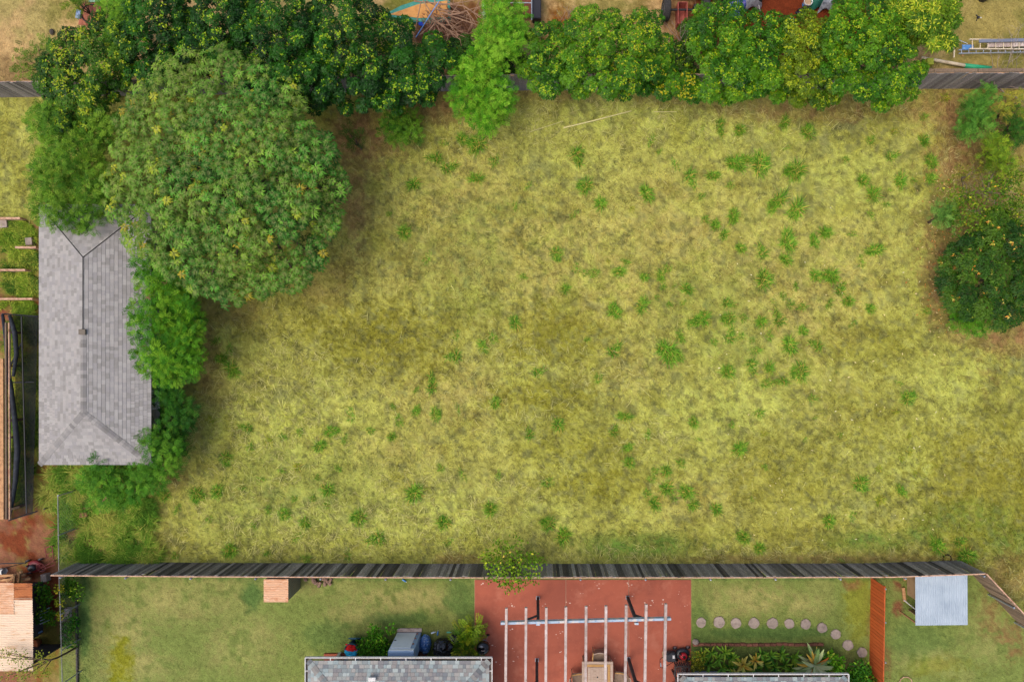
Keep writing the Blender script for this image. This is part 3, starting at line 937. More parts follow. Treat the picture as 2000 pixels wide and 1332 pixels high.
# ================================================================ CORRUGATED SHEDS
def corrugated(o, ux, vy, lu, lv, wave, amp, waves_along_u=True, seg=6, thick=0.0):
    """Sheet spanned from o by ux*lu and vy*lv with waves across one of them."""
    o, ux, vy = Vector(o), Vector(ux).normalized(), Vector(vy).normalized()
    nn = ux.cross(vy).normalized()
    run, other = (lu, lv) if waves_along_u else (lv, lu)
    n = int(run / wave * seg)
    V = []
    for j in (0, 1):
        for i in range(n + 1):
            s = run * i / n
            z = amp * math.sin(2 * math.pi * s / wave)
            u, v = (s, j * lv) if waves_along_u else (j * lu, s)
            V.append(o + ux * u + vy * v + nn * z)
    F = [(i, i + 1, i + n + 2, i + n + 1) for i in range(n)]
    if not waves_along_u: F = [f[::-1] for f in F]
    mb = MB(); mb.add(V, F)
    return mb

M['zinc'] = material('zinc', '#9fabb4', rough=.55, metal=.1, spec=.4, noise=[(1.5, '#8d9aa5', .4, .7), (12, '#b0b9c0', .6, .8), (1.1, '#b3a29b', .7, .75)])
M['rust_roof'] = material('rust_roof', '#cda07c', rough=.85, noise=[(2.5, '#b4754a', .5, .68), (9, '#dcc3a8', .55, .75)], stretch=(.6, 1.6, 1))
M['rust_dark'] = material('rust_dark', '#a8653a', rough=.9, noise=[(3, '#7c4628', .45, .65), (11, '#c48a5c', .58, .75)], stretch=(.6, 1.6, 1))
M['rust_pale'] = material('rust_pale', '#d9bfa2', rough=.85, noise=[(2.6, '#bd8a5d', .55, .72), (10, '#8c5733', .66, .74)], stretch=(.5, 1.8, 1))
M['old_zinc'] = material('old_zinc', '#8f8c74', rough=.7, metal=.2, noise=[(4, '#a5714c', .56, .7), (9, '#716f5d', .5, .7)])
M['dark_gap'] = material('dark_gap', '#1c1a18', rough=1)
M['plywood'] = material('plywood', '#b49672', rough=.9, noise=[(3, '#957752', .45, .7)])

ws = empty('zinc_shed', PT(1840, 1160), 'small shed with a pale zinc corrugated roof right of the orange fence', 'shed')
hz = 1.4
a, b, c, d = PT(1787.5, 1124, hz), PT(1890, 1123, hz), PT(1890.5, 1220, hz), PT(1788, 1221, hz)
corrugated(d, b - a, a - d, (b - a).length, (a - d).length, .0762, .02).build('roof', M['zinc'], ws, smooth=True)
for y in (1141, 1201):
    mb = MB()
    p, q = PT(1788, y, hz), PT(1890, y, hz)
    for i in range(1, 10):
        s = p.lerp(q, i / 10)
        mb.lathe([(.012, .010), (.012, .02), (.003, .024)], (s.x, s.y, hz), 6)
    o = mb.build('screws', M['galv'], ws); o['kind'] = 'stuff'
wx0, wx1, wy0, wy1 = a.x + .42, b.x - .1, d.y + .15, a.y - .15
for c_, s_, m_ in ((((wx0, (wy0 + wy1) / 2 + .35, hz / 2 - .02)), (.03, (wy1 - wy0) * .62, hz - .06), 'plywood'), (((wx1, (wy0 + wy1) / 2, hz / 2 - .02)), (.03, wy1 - wy0, hz - .06), 'plywood'),
                   (((wx0 + wx1) / 2, wy0, hz / 2 - .02), (wx1 - wx0 - .05, .03, hz - .06), 'plywood'), (((wx0 + wx1) / 2, wy1, hz / 2 - .02), (wx1 - wx0 - .05, .03, hz - .06), 'plywood')):
    mb = MB(); mb.box(c_, s_); mb.build('wall', M[m_], ws)
for x, y in ((a.x + .08, a.y - .08), (a.x + .08, d.y + .08), (b.x - .05, a.y - .08), (b.x - .05, d.y + .08)):
    mb = MB(); mb.box((x, y, hz / 2 - .03), (.06, .06, hz - .06)); mb.build('post', M['lumber'], ws)

rs = empty('rusty_locker', PT(548, 1145), 'little upright shed with rusted corrugated roof against the dark fence', 'shed')
hz = 1.6
a, b, c, d = PT(515, 1131, hz), PT(563, 1131, hz), PT(563, 1175, hz), PT(515, 1175.5, hz)
corrugated(d, (1, 0, 0), (0, 1, 0), b.x - a.x, a.y - d.y, .1, .012, waves_along_u=False).build('roof', M['rust_roof'], rs, smooth=True)
x0, x1, y0, y1 = d.x + .03, b.x - .03, d.y + .03, a.y - .03
corrugated((x1, y0, 0), (0, 1, 0), (0, 0, 1), y1 - y0, hz - .03, .1, .012).build('wall', M['old_zinc'], rs, smooth=True)
corrugated((x0, y1, 0), (0, -1, 0), (0, 0, 1), y1 - y0, hz - .03, .1, .012).build('wall', M['old_zinc'], rs, smooth=True)
corrugated((x1, y1, 0), (-1, 0, 0), (0, 0, 1), x1 - x0, hz - .03, .1, .012).build('wall', M['old_zinc'], rs, smooth=True)
corrugated((x0, y0, 0), (1, 0, 0), (0, 0, 1), x1 - x0, hz - .03, .1, .012).build('wall', M['old_zinc'], rs, smooth=True)

rf = empty('rusty_shed', PT(10, 1220), 'shed with a large pale rusted corrugated roof at the lower left edge', 'shed')
hz = 2.25
def sheet(px0, py0, px1, py1, dz, m, nm='roof_sheet'):
    a = PT(px0, py1, hz + dz); b = PT(px1, py0, hz + dz)
    corrugated(a, (1, 0, 0), (0, 1, 0), b.x - a.x, b.y - a.y, .098, .013, waves_along_u=False).build(nm, M[m], rf, smooth=True)
sheet(-60, 1196, 64.5, 1310, 0, 'rust_pale')
sheet(26, 1168, 63.5, 1201, .012, 'rust_pale')
sheet(-60, 1138, 27, 1199, .03, 'rust_roof')
sheet(24, 1138.5, 63, 1171, .02, 'rust_dark')
a, b = PT(-60, 1308, hz), PT(62, 1140, hz)
for c_, s_ in (((b.x - 1.15, (a.y + b.y) / 2, hz / 2 - .03), (.04, b.y - a.y - 1.3, hz - .07)), (((a.x + b.x) / 2 - .6, b.y - .7, hz / 2 - .03), (b.x - a.x - 1.3, .04, hz - .07)), (((a.x + b.x) / 2, a.y + .12, hz / 2 - .03), (b.x - a.x - .3, .04, hz - .07))):
    mb = MB(); mb.box(c_, s_); mb.build('wall', M['post_dark'], rf)

# ================================================================ TREES AND SHRUBS
def norm(a):
    return a / np.maximum(np.linalg.norm(a, axis=-1, keepdims=True), 1e-9)

LEAF_TINT = (1.0, .95, .42)      # multiplier that shifts the leaf greens towards yellow
def leaf_mesh(name, P, D, Nn, L, W, col, droop=.15, fold=.15, quad=False, mid=1.0, midcol=None):
    """One leaf for each row: base P, direction D, face normal Nn."""
    n = len(P)
    col = col * np.array(LEAF_TINT)
    S = norm(np.cross(D, Nn))
    Nn = norm(np.cross(S, D))
    L, W = L[:, None], W[:, None]
    tip = P + D * L - np.array([0, 0, 1.0]) * droop * L
    m = P + D * L * .48
    if quad:
        V = np.stack([P, m + S * W / 2 + Nn * fold * W, tip, m - S * W / 2 + Nn * fold * W], 1).reshape(-1, 3)
        F = np.arange(4 * n).reshape(n, 4)
        C = np.repeat(col, 4, 0)
        return raw_mesh(name, V, F, np.clip(C, 0, .9))
    V = np.stack([P, m + S * W / 2 + Nn * fold * W, m, m - S * W / 2 + Nn * fold * W, tip], 1).reshape(-1, 3)
    o = np.arange(n)[:, None] * 5
    F = np.concatenate([o + [0, 2, 1], o + [0, 3, 2], o + [1, 2, 4], o + [2, 3, 4]], 0)
    C = np.repeat(col, 5, 0) * np.tile(np.array([mid, 1, mid, 1, 1.0]), n)[:, None]
    if midcol is not None:
        wv = np.tile(np.array([.55, 0, .12, 0, 0]), n)[:, None]
        C = C * (1 - wv) + midcol * wv
    return raw_mesh(name, V, F, np.clip(C, 0, .9))

def sphere_dirs(n, zmin=-.2):
    z = rng.uniform(zmin, 1, n)
    t = rng.uniform(0, 6.283, n)
    r = np.sqrt(1 - z * z)
    return np.stack([r * np.cos(t), r * np.sin(t), z], -1)

def clump_centres(blobs, h0, h1, rc_px, dens=1.5, flat=.5, sep=.75, jit=0.0):
    """Centres of leaf clumps filling a dome over each (px, py, r) blob, plus the blob each belongs to."""
    out = []
    allp = []
    for (bx, by, br) in blobs:
        n = max(3, int(dens * (br / rc_px) ** 2))
        pts = []
        tries = 0
        while len(pts) < n and tries < n * 30:
            tries += 1
            t, r = random.uniform(0, 6.283), math.sqrt(random.random())
            x, y = bx + math.cos(t) * r * max(br - rc_px * .55, 2), by + math.sin(t) * r * max(br - rc_px * .55, 2)
            if all((x - a) ** 2 + (y - b) ** 2 > (rc_px * sep) ** 2 for a, b in allp):
                pts.append((x, y, r)); allp.append((x, y))
        for (x, y, r) in pts:
            h = h0 + (h1 - h0) * (math.sqrt(max(0, 1 - r * r)) ** flat) * random.uniform(.72, 1.0) + random.uniform(-jit, jit)
            out.append(tuple(PT(x, y, h)))
    return np.array(out)

def trunk_mesh(base, centres, h_fork, r0, limbs=9, name='trunk'):
    mb = MB()
    base = Vector(base)
    c = Vector(centres.mean(0))
    fork = Vector((base.x * .6 + c.x * .4, base.y * .6 + c.y * .4, h_fork))
    mb.tube([base + Vector((0, 0, -.1)), base.lerp(fork, .5) + Vector((.03, .02, 0)), fork], [r0 * 1.25, r0, r0 * .8], 9)
    pick = random.sample(range(len(centres)), min(limbs, len(centres)))
    for i in pick:
        e = Vector(centres[i])
        m = fork.lerp(e, .5) + Vector((random.uniform(-.1, .1), random.uniform(-.1, .1), random.uniform(.0, .15)))
        mb.tube([fork - Vector((0, 0, .1)), m, e], [r0 * .5, r0 * .32, r0 * .1], 6)
    return mb.mesh(name, smooth=True)

def leaf_crown(centres, rc, per, L, W, cols, young, young_p=.2, up=.5, gloss=False, zmin=-.15, quad=True, tilt=.7, mid=1.0, dark=.5, shell=(.55, 1.05), droop=.2):
    """Leaves on the shells of the clumps. cols: list of leaf colours, young: colours of the fresh tips."""
    n = len(centres) * per
    ci = np.repeat(np.arange(len(centres)), per)
    u = sphere_dirs(n, zmin)
    rcv = rng.uniform(.75, 1.3, len(centres))[ci] * (rc[ci] if hasattr(rc, '__len__') else rc)
    sh = rng.uniform(shell[0], shell[1], n) ** .6
    P = centres[ci] + u * (rcv * sh)[:, None] * np.array([1, 1, 1.0])
    t = norm(rng.normal(size=(n, 3)))
    D = norm(u * .6 + t * tilt + np.array([0, 0, .15]))
    N_ = norm(u * (1 - up) + np.array([0, 0, 1.0]) * up + rng.normal(size=(n, 3)) * .35)
    cs = np.array([lin(c) for c in cols])
    tone = rng.uniform(0, 1, len(centres))[ci]
    k = np.clip((tone * .7 + rng.random(n) * .5) * len(cols) * .85, 0, len(cols) - 1).astype(int)
    c = cs[k] * rng.uniform(.7, 1.3, n)[:, None]
    yc = np.array([lin(q) for q in young])
    ytone = rng.uniform(0, 2, len(centres))[ci]
    y = rng.random(n) < young_p * ytone * np.clip((u[:, 2] - .45) * 2.4, 0, 1) * (sh > .88)
    c[y] = yc[rng.integers(0, len(yc), y.sum())] * rng.uniform(.8, 1.2, y.sum())[:, None]
    return leaf_mesh('crown', P, D, N_, rng.uniform(.75, 1.25, n) * L, rng.uniform(.8, 1.2, n) * W, c, droop=droop, quad=quad, mid=mid)

def tree_thing(name, label, cat, base, centres, crown_me, mat, h_fork, r0, group=None, limbs=9, bark='bark'):
    root = empty(name, (base.x, base.y, 0), label, cat, group)
    link('trunk', trunk_mesh(base, centres, h_fork, r0, limbs), M[bark], root)
    o = link('crown', crown_me, mat, root)
    return root


def lumpy_points(blobs, h0, h1, lump, sep, flat=.45, jit=.3, lsep=1.2, relief=1.25, layers=((0, 1.0), (-.24, .8)), sizes=(.75, 1.3), hfun=None):
    """Points on a lumpy crown surface: position, outward normal, lump number and how high on its lump each point sits."""
    lp = []
    for (bx, by, br) in blobs:
        for _ in range(int(14 * (br / lump) ** 2) + 6):
            t, r = random.uniform(0, 6.283), math.sqrt(random.random())
            x, y = bx + math.cos(t) * r * max(br - lump * .6, 2), by + math.sin(t) * r * max(br - lump * .6, 2)
            if all((x - q[0]) ** 2 + (y - q[1]) ** 2 > (lump * lsep) ** 2 for q in lp):
                h = h0 + (h1 - h0) * (max(0, 1 - r * r) ** (.5 * flat)) + random.uniform(-jit, jit)
                if hfun: h = hfun(x, y) + random.uniform(-jit, jit)
                lp.append((x, y, lump * random.uniform(*sizes), h))
    lp = np.array(lp)
    x0, x1 = (lp[:, 0] - lp[:, 2]).min(), (lp[:, 0] + lp[:, 2]).max()
    y0, y1 = (lp[:, 1] - lp[:, 2]).min(), (lp[:, 1] + lp[:, 2]).max()
    PP, NN, LL, UU = [], [], [], []
    for (off, dn) in layers:
        st = sep / dn
        gx, gy = np.meshgrid(np.arange(x0, x1, st), np.arange(y0, y1, st))
        gx = (gx + rng.uniform(-.5, .5, gx.shape) * st).ravel(); gy = (gy + rng.uniform(-.5, .5, gy.shape) * st).ravel()
        best = np.full(gx.shape, -9.0); who = np.zeros(gx.shape, int); nx = np.zeros(gx.shape); ny = np.zeros(gx.shape); nz = np.zeros(gx.shape)
        for i, (lx, ly, lr, lh) in enumerate(lp):
            dx, dy = (gx - lx) / lr, (gy - ly) / lr
            d2 = dx * dx + dy * dy
            c = np.sqrt(np.clip(1 - d2, 0, 1))
            z = np.where(d2 < .97, lh - lr * .0215 * relief * (1 - c), -9)
            w = z > best
            best[w] = z[w]; who[w] = i; nx[w] = dx[w]; ny[w] = -dy[w]; nz[w] = c[w]
        k = best > -5
        z = best[k] + off + rng.uniform(-.05, .05, k.sum())
        kk = (CAM_H - z) / F_PX
        PP.append(np.stack([(gx[k] - CX) * kk, -(gy[k] - CY) * kk, z], -1))
        NN.append(norm(np.stack([nx[k], ny[k], nz[k] + .15], -1))); LL.append(who[k]); UU.append(nz[k] * (1 if off == 0 else .3))
    P = np.concatenate(PP)
    cen = np.stack([(lp[:, 0] - CX) * (CAM_H - lp[:, 3]) / F_PX, -(lp[:, 1] - CY) * (CAM_H - lp[:, 3]) / F_PX, lp[:, 3] - .35], -1)
    return P, np.concatenate(NN), np.concatenate(LL), np.concatenate(UU), cen

def whorls(P, ax, c, k, L, W, el=(-.25, .45), droop=.4, young=None, ymask=None, midcol=None, quad=False, fold=.12):
    """A whorl of k leaves round the axis ax at every point of P."""
    n = len(P)
    ax = norm(ax + rng.normal(size=(n, 3)) * .16)
    a = norm(np.cross(ax, np.array([.3, .9, .1])))
    b = np.cross(ax, a)
    th = (np.arange(k) * 6.283 / k)[None, :] + rng.uniform(0, 6.283, n)[:, None] + rng.normal(0, .16, (n, k))
    e = rng.uniform(el[0], el[1], (n, k))
    rad = np.cos(th)[..., None] * a[:, None, :] + np.sin(th)[..., None] * b[:, None, :]
    D = norm(rad * np.cos(e)[..., None] + ax[:, None, :] * np.sin(e)[..., None])
    PP = np.repeat(P[:, None, :], k, 1) + D * .015
    Nn = norm(np.repeat(ax[:, None, :], k, 1) * np.cos(e)[..., None] - rad * np.sin(e)[..., None])
    LL = (rng.uniform(.75, 1.25, (n, 1)) * rng.uniform(.8, 1.2, (n, k))) * L
    C = np.repeat(c[:, None, :], k, 1) * rng.uniform(.8, 1.2, (n, k, 1))
    if young is not None:
        m = ymask[:, None] & (rng.random((n, k)) < .55)
        yc = np.array([lin(q) for q in young])
        C[m] = yc[rng.integers(0, len(yc), m.sum())] * rng.uniform(.85, 1.15, m.sum())[:, None]
    q = lambda z: z.reshape(-1, 3)
    return leaf_mesh('crown', q(PP), q(D), q(Nn), LL.reshape(-1), np.full(n * k, W) * rng.uniform(.8, 1.2, n * k), q(C), droop=droop, fold=fold, midcol=midcol, quad=quad)

def tones(cols, lump, n, spread=.6):
    cs = np.array([lin(c) for c in cols])
    lt = rng.uniform(0, len(cols) - .01, lump.max() + 1)[lump]
    f = np.clip(lt * .75 + rng.normal(.3, spread, n), 0, len(cols) - 1.001)
    i = f.astype(int); w = (f - i)[:, None]
    return (cs[i] * (1 - w) + cs[np.minimum(i + 1, len(cols) - 1)] * w) * rng.uniform(.82, 1.2, n)[:, None]

GB = 'bright green hedge trees along the north fence'
CIT = ['#1d4a12', '#2a6014', '#3a7717', '#4c8a1c']
CITY = ['#6f9a1e', '#86a824', '#5f8f1c', '#97ab28']
def citrus(label, blobs, h0=1.6, h1=3.6, cols=CIT, young=CITY, yp=.22, base=None, group='dark green hedge trees along the north fence', lump=18, L=.1, W=.058, **kw):
    blobs = [(x, y - 3, r) if (group == GB and y >= 145) else (x, y, r + 6) for x, y, r in blobs]
    P, Nn, lu, hi, cs = lumpy_points(blobs, h0, h1, lump, 5.0)
    c = tones(cols, lu, len(P)) * .58
    lumpy = rng.uniform(.2, 1.8, lu.max() + 1)[lu]
    ym = rng.random(len(P)) < yp * 1.5 * lumpy * sstep(.45, .95, hi)
    me = whorls(P, Nn * .6 + np.array([0, 0, .5]), c, 7, L, W, (-.1, .8), .25, young, ym, quad=True)
    bx, by = base or (blobs[0][0], blobs[0][1])
    return tree_thing('hedge_tree', label, 'tree', PT(bx + (CX - bx) * .05, by + (CY - by) * .08), cs, me, M['leaf_gloss'], h0 * .6, .09, group)

DK = ['#14400f', '#1d5213', '#2a6517', '#34751c']
citrus('yellow tipped dark tree left of the mango crown', [(165, 150, 88), (200, 105, 72), (150, 195, 70)], 2.0, 4.2, cols=['#23500f', '#316513', '#447a18', '#5b8c1d'], young=['#7f9e22', '#8ca626', '#9aa52a'], yp=.3)
citrus('dense dark tree at the top edge above the mango crown', [(300, 45, 78), (280, 110, 62), (345, 85, 60)], 2.0, 4.2, cols=DK, yp=.13)
citrus('dark tree behind the mango crown at the very top', [(420, 30, 80), (400, 80, 60)], 2.2, 4.4, cols=DK, yp=.2)
citrus('broad dark tree right behind the mango top', [(530, 50, 85), (560, 120, 85), (600, 165, 50)], 2.2, 4.4, cols=DK, yp=.14)
citrus('dark bushy tree over the north fence beside the brush pile', [(670, 60, 85), (690, 140, 80), (760, 90, 50)], 2.0, 4.0, cols=DK, yp=.2)
citrus('low dark tree at the right end of the dark hedge', [(800, 145, 62), (760, 175, 42), (845, 115, 38)], 1.6, 3.4, cols=DK, yp=.25)
BR = ['#2c6412', '#3d7a16', '#52901b', '#66a020']
GB = 'bright green hedge trees along the north fence'
citrus('narrow bright hedge tree right of the dead twigs', [(1065, 75, 32), (1068, 130, 46), (1075, 165, 30)], 1.5, 3.1, cols=BR, yp=.35, group=GB)
citrus('rounded hedge tree left of the truck wheel with orange tinge', [(1160, 70, 56), (1150, 130, 50), (1175, 165, 36)], 1.6, 3.4, cols=BR, yp=.35, group=GB)
citrus('hedge tree touching the truck wheel', [(1255, 70, 50), (1250, 125, 52), (1225, 160, 34)], 1.5, 3.3, cols=BR, yp=.4, young=CITY + ['#a8a82c'], group=GB)
citrus('dark low shrub with dead twigs behind the yellowish shrub', [(1338, 100, 32), (1352, 75, 24), (1340, 130, 30)], .6, 1.7, cols=['#234f12', '#335f16', '#46701c'], yp=.15, group=GB)
citrus('low yellowish shrub between two hedge trees', [(1290, 130, 30), (1300, 165, 34), (1345, 170, 32)], 1.3, 2.6, cols=BR, young=['#a3a62a', '#93a628', '#b3a52e'], yp=.45, group=GB)
citrus('hedge tree with grey dead branches showing', [(1410, 65, 62), (1430, 130, 62), (1390, 165, 38), (1465, 170, 34)], 1.6, 3.4, cols=BR, yp=.3, group=GB)
citrus('light green hedge tree beside the olive tree', [(1500, 60, 46), (1480, 110, 42), (1510, 160, 42)], 1.6, 3.3, cols=BR, yp=.3, group=GB)
citrus('yellow olive hedge tree leaning over the field', [(1575, 80, 52), (1570, 150, 56), (1610, 175, 36)], 1.6, 3.4, cols=['#467216', '#5a841a', '#6c901e', '#7a9822'], young=['#8fa028', '#9aa52a', '#86a026'], yp=.35, group=GB)
citrus('largest rounded hedge tree at the right end of the hedge', [(1690, 70, 84), (1720, 125, 82), (1655, 150, 52), (1680, 40, 60)], 1.8, 3.8, cols=BR, yp=.35, group=GB)
citrus('pale drooping tree behind the right hedge end', [(1810, 25, 58), (1770, 10, 40), (1835, 70, 26)], 1.6, 3.4, cols=['#4b7d1d', '#6a9a26', '#84ad30'], young=['#a9b840', '#bcc452', '#9caf38'], yp=.5, L=.2, W=.055, group=GB)
citrus('dark undergrowth shrub between the brush pile and dead twigs', [(895, 95, 26), (960, 130, 34), (1000, 110, 26)], .5, 1.5, cols=['#1f4a12', '#2c5c18', '#3d6c1f'], yp=.1, group=GB)

# -------- the mango tree
def rosettes(centres, rc, per, L, W, cols, odd, odd_p, k=11, zmin=-.05, mid=1.0):
    n = len(centres) * per
    ci = np.repeat(np.arange(len(centres)), per)
    u = sphere_dirs(n, zmin)
    rv = rng.uniform(.8, 1.2, len(centres))[ci] * rc * rng.uniform(.55, 1.05, n) ** .5
    P = centres[ci] + u * rv[:, None] * np.array([1, 1, .75])
    ax = norm(u * .55 + np.array([0, 0, .75]) + rng.normal(size=(n, 3)) * .15)
    a = norm(np.cross(ax, np.array([.3, .9, .1])))
    b = np.cross(ax, a)
    cs = np.array([lin(c) for c in cols])
    tone = fbm(P[:, 0] * 100, P[:, 1] * 100, 130, 300, 3)
    kk = np.clip((tone - .28) / .44 * len(cols) + rng.normal(0, .6, n), 0, len(cols) - 1).astype(int)
    c = cs[kk] * rng.uniform(.75, 1.25, n)[:, None]
    oc = np.array([lin(q) for q in odd])
    od = rng.random(n) < odd_p
    c[od] = oc[rng.integers(0, len(oc), od.sum())]
    th = (np.arange(k) * 6.283 / k)[None, :] + rng.uniform(0, 6.283, n)[:, None] + rng.normal(0, .12, (n, k))
    el = rng.uniform(-.25, .45, (n, k))
    rad = np.cos(th)[..., None] * a[:, None, :] + np.sin(th)[..., None] * b[:, None, :]
    D = norm(rad * np.cos(el)[..., None] + ax[:, None, :] * np.sin(el)[..., None])
    PP = np.repeat(P[:, None, :], k, 1) + D * .02
    NN = norm(np.repeat(ax[:, None, :], k, 1) * np.cos(el)[..., None] - rad * np.sin(el)[..., None])
    LL = (rng.uniform(.75, 1.2, (n, 1)) * rng.uniform(.8, 1.2, (n, k))) * L
    CC = np.repeat(c[:, None, :], k, 1) * rng.uniform(.85, 1.15, (n, k, 1))
    q = lambda z: z.reshape(-1, 3)
    return leaf_mesh('crown', q(PP), q(D), q(NN), LL.reshape(-1), np.full(n * k, W) * rng.uniform(.85, 1.15, n * k), q(CC), droop=.45, fold=.12, mid=mid, midcol=lin('#96a05a'))

LEAF_TINT = (.95, 1.06, .58)
mblobs = [(440, 340, 200), (300, 200, 62), (270, 245, 52), (250, 300, 46), (240, 360, 42), (245, 400, 42), (285, 445, 50), (345, 490, 55), (400, 535, 48), (450, 550, 44), (500, 545, 50), (560, 520, 52), (600, 490, 52), (630, 430, 50), (640, 360, 46), (620, 300, 48),
          (585, 250, 50), (540, 200, 50), (490, 150, 46), (430, 130, 46), (370, 130, 44), (335, 155, 44)]
mblobs = [(x, y, r - 15) for x, y, r in mblobs]
def mango_dome():
    P, Nn, lu, hi, cs = lumpy_points(mblobs, 2.9, 6.3, 46, 14.6, .8, .16, .8, .55, ((0, 1.0), (-.5, 1.25)), (.8, 1.25), lambda x, y: 2.4 + 3.6 * max(0, 1 - ((x - 440) / 262) ** 2 - ((y - 340) / 272) ** 2) ** .55)
    n = len(P)
    c = tones(['#34702a', '#427e2e', '#528a34', '#669038', '#7a963c'], lu, n, 1.0) * rng.choice([.4, .5, .62, .75, .95], n)[:, None]
    tn = fbm(P[:, 0] * 100, P[:, 1] * 100, 260, 300, 3)
    c = mixc(c, lin('#6f8432'), .4 * sstep(.46, .66, tn))
    od = rng.random(n) < .03 * (1 + 2 * (P[:, 0] < -15.5))
    oc = np.array([lin(q) for q in ('#8f982c', '#a3a036', '#7f9636', '#a08a2e')])
    c[od] = oc[rng.integers(0, 4, od.sum())]
    return whorls(P, Nn * .45 + np.array([0, 0, .7]), c, 12, .19, .062, (-.25, .4), .35, midcol=lin('#a0a060'), fold=.25), cs
mme, mcent = mango_dome()
mango = tree_thing('mango_tree', 'huge domed mango tree with star shaped leaf rosettes beside the shed', 'tree', PT(490, 390), mcent, mme, M['leaf'], 1.9, .24, limbs=26)

# -------- feathery leucaena
LEAF_TINT = (.92, .88, .5)
def fronds(centres, rc, per, L, cols, zmin=-.1, k=7, ln=.42, wd=.11):
    n = len(centres) * per
    ci = np.repeat(np.arange(len(centres)), per)
    u = sphere_dirs(n, zmin)
    P = centres[ci] + u * (rng.uniform(.5, 1.0, n) ** .6 * rng.uniform(.75, 1.2, len(centres))[ci] * rc)[:, None] * np.array([1, 1, .8])
    D = norm(u * np.array([1, 1, .5]) + rng.normal(size=(n, 3)) * .45 + np.array([0, 0, .1]))
    Nn = norm(np.array([0, 0, 1.0]) + u * .35 + rng.normal(size=(n, 3)) * .2)
    S = norm(np.cross(D, Nn)); Nn = np.cross(S, D)
    cs = np.array([lin(c) for c in cols])
    tone = rng.random(len(centres))[ci]
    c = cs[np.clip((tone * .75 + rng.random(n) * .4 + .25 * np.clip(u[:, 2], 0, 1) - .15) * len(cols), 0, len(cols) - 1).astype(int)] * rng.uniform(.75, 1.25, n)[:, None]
    Lf = rng.uniform(.7, 1.3, n) * L
    PP, DD, NN, LL, CC = [], [], [], [], []
    for j in range(k):
        t = (j + .6) / k
        for s in (-1, 1):
            PP.append(P + D * (Lf * t)[:, None] - np.array([0, 0, 1.0]) * (Lf * t * t * .25)[:, None])
            DD.append(norm(S * s + D * (.35 + .5 * t) + rng.normal(size=(n, 3)) * .1))
            NN.append(Nn)
            LL.append(Lf * ln * (1 - .75 * (t - .35) ** 2))
            CC.append(c * rng.uniform(.88, 1.12, n)[:, None])
    PP, DD, NN, LL, CC = [np.concatenate(z) for z in (PP, DD, NN, LL, CC)]
    return leaf_mesh('crown', PP, DD, NN, LL, LL * 0 + wd * L, CC, droop=.12, fold=.05, quad=True)

KOA = ['#2f5812', '#446e16', '#597e1f', '#6e8d27']
def koa(label, blobs, h0=1.2, h1=3.0, cols=KOA, per=26, rc=11, dens=1.6, L=.24, base=None, group='feathery leucaena trees', twigs=0, name='leucaena_tree'):
    top = clump_centres(blobs, h0, h1, rc, dens * 1.5, .5, 1.0, .2)
    low = clump_centres(blobs, h0 * .55, h1 * .6, rc * 1.5, 1.4)
    cs = np.concatenate([top, low])
    me = fronds(cs, rc * .0215, max(6, int(per * .55)), L, [tuple(np.clip((lin(c) * np.array([.95, .82, .62])) ** (1 / 2.2), 0, 1)) if False else c for c in cols], k=6)
    bx, by = base or (blobs[0][0], blobs[0][1])
    t = tree_thing(name, label, 'tree', PT(bx + (CX - bx) * .04, by + (CY - by) * .05), cs, me, M['leaf'], h0 * .6, .05, group, limbs=14)
    if twigs:
        mb = MB()
        for i in range(twigs):
            c = Vector(cs[random.randrange(len(cs))]) + Vector((random.uniform(-.2, .2), random.uniform(-.2, .2), .3))
            for j in range(7):
                mb.tube([c, c + Vector((random.uniform(-.14, .14), random.uniform(-.14, .14), random.uniform(.0, .1)))], [.012, .008], 4)
        o = mb.build('seed_pods', material('pods', '#8f664b', rough=.9), t); o['kind'] = 'stuff'
    return t
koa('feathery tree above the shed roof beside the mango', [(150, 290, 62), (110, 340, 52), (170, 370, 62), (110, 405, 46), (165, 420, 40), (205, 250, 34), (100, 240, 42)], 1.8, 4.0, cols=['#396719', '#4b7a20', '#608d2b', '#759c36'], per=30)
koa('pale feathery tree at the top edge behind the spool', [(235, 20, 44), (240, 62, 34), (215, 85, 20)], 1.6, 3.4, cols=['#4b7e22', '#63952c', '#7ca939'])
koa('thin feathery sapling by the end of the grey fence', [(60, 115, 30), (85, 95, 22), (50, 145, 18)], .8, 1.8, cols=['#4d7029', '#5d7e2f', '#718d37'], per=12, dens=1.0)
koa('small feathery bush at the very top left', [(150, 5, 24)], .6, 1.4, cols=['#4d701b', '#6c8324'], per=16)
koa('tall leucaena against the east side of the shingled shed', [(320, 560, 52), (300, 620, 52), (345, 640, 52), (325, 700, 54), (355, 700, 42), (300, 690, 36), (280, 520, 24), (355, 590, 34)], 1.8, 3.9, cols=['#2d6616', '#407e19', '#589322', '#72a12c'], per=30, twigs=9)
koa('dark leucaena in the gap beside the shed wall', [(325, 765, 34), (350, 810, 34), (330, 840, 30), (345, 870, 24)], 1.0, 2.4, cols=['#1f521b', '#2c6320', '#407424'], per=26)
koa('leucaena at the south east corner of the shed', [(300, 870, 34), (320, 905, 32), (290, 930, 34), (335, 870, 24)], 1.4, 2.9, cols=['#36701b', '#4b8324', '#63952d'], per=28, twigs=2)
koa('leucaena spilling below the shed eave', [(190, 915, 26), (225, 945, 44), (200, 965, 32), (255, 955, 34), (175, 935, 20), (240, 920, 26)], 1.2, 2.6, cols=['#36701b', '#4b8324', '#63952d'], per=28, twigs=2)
koa('bright leucaena standing in front of the north fence', [(940, 140, 46), (920, 190, 42), (965, 190, 42), (950, 225, 34), (955, 120, 28), (905, 150, 22)], 1.4, 3.2, cols=['#3b7b17', '#539320', '#6ea92d', '#84b63c'], per=30)
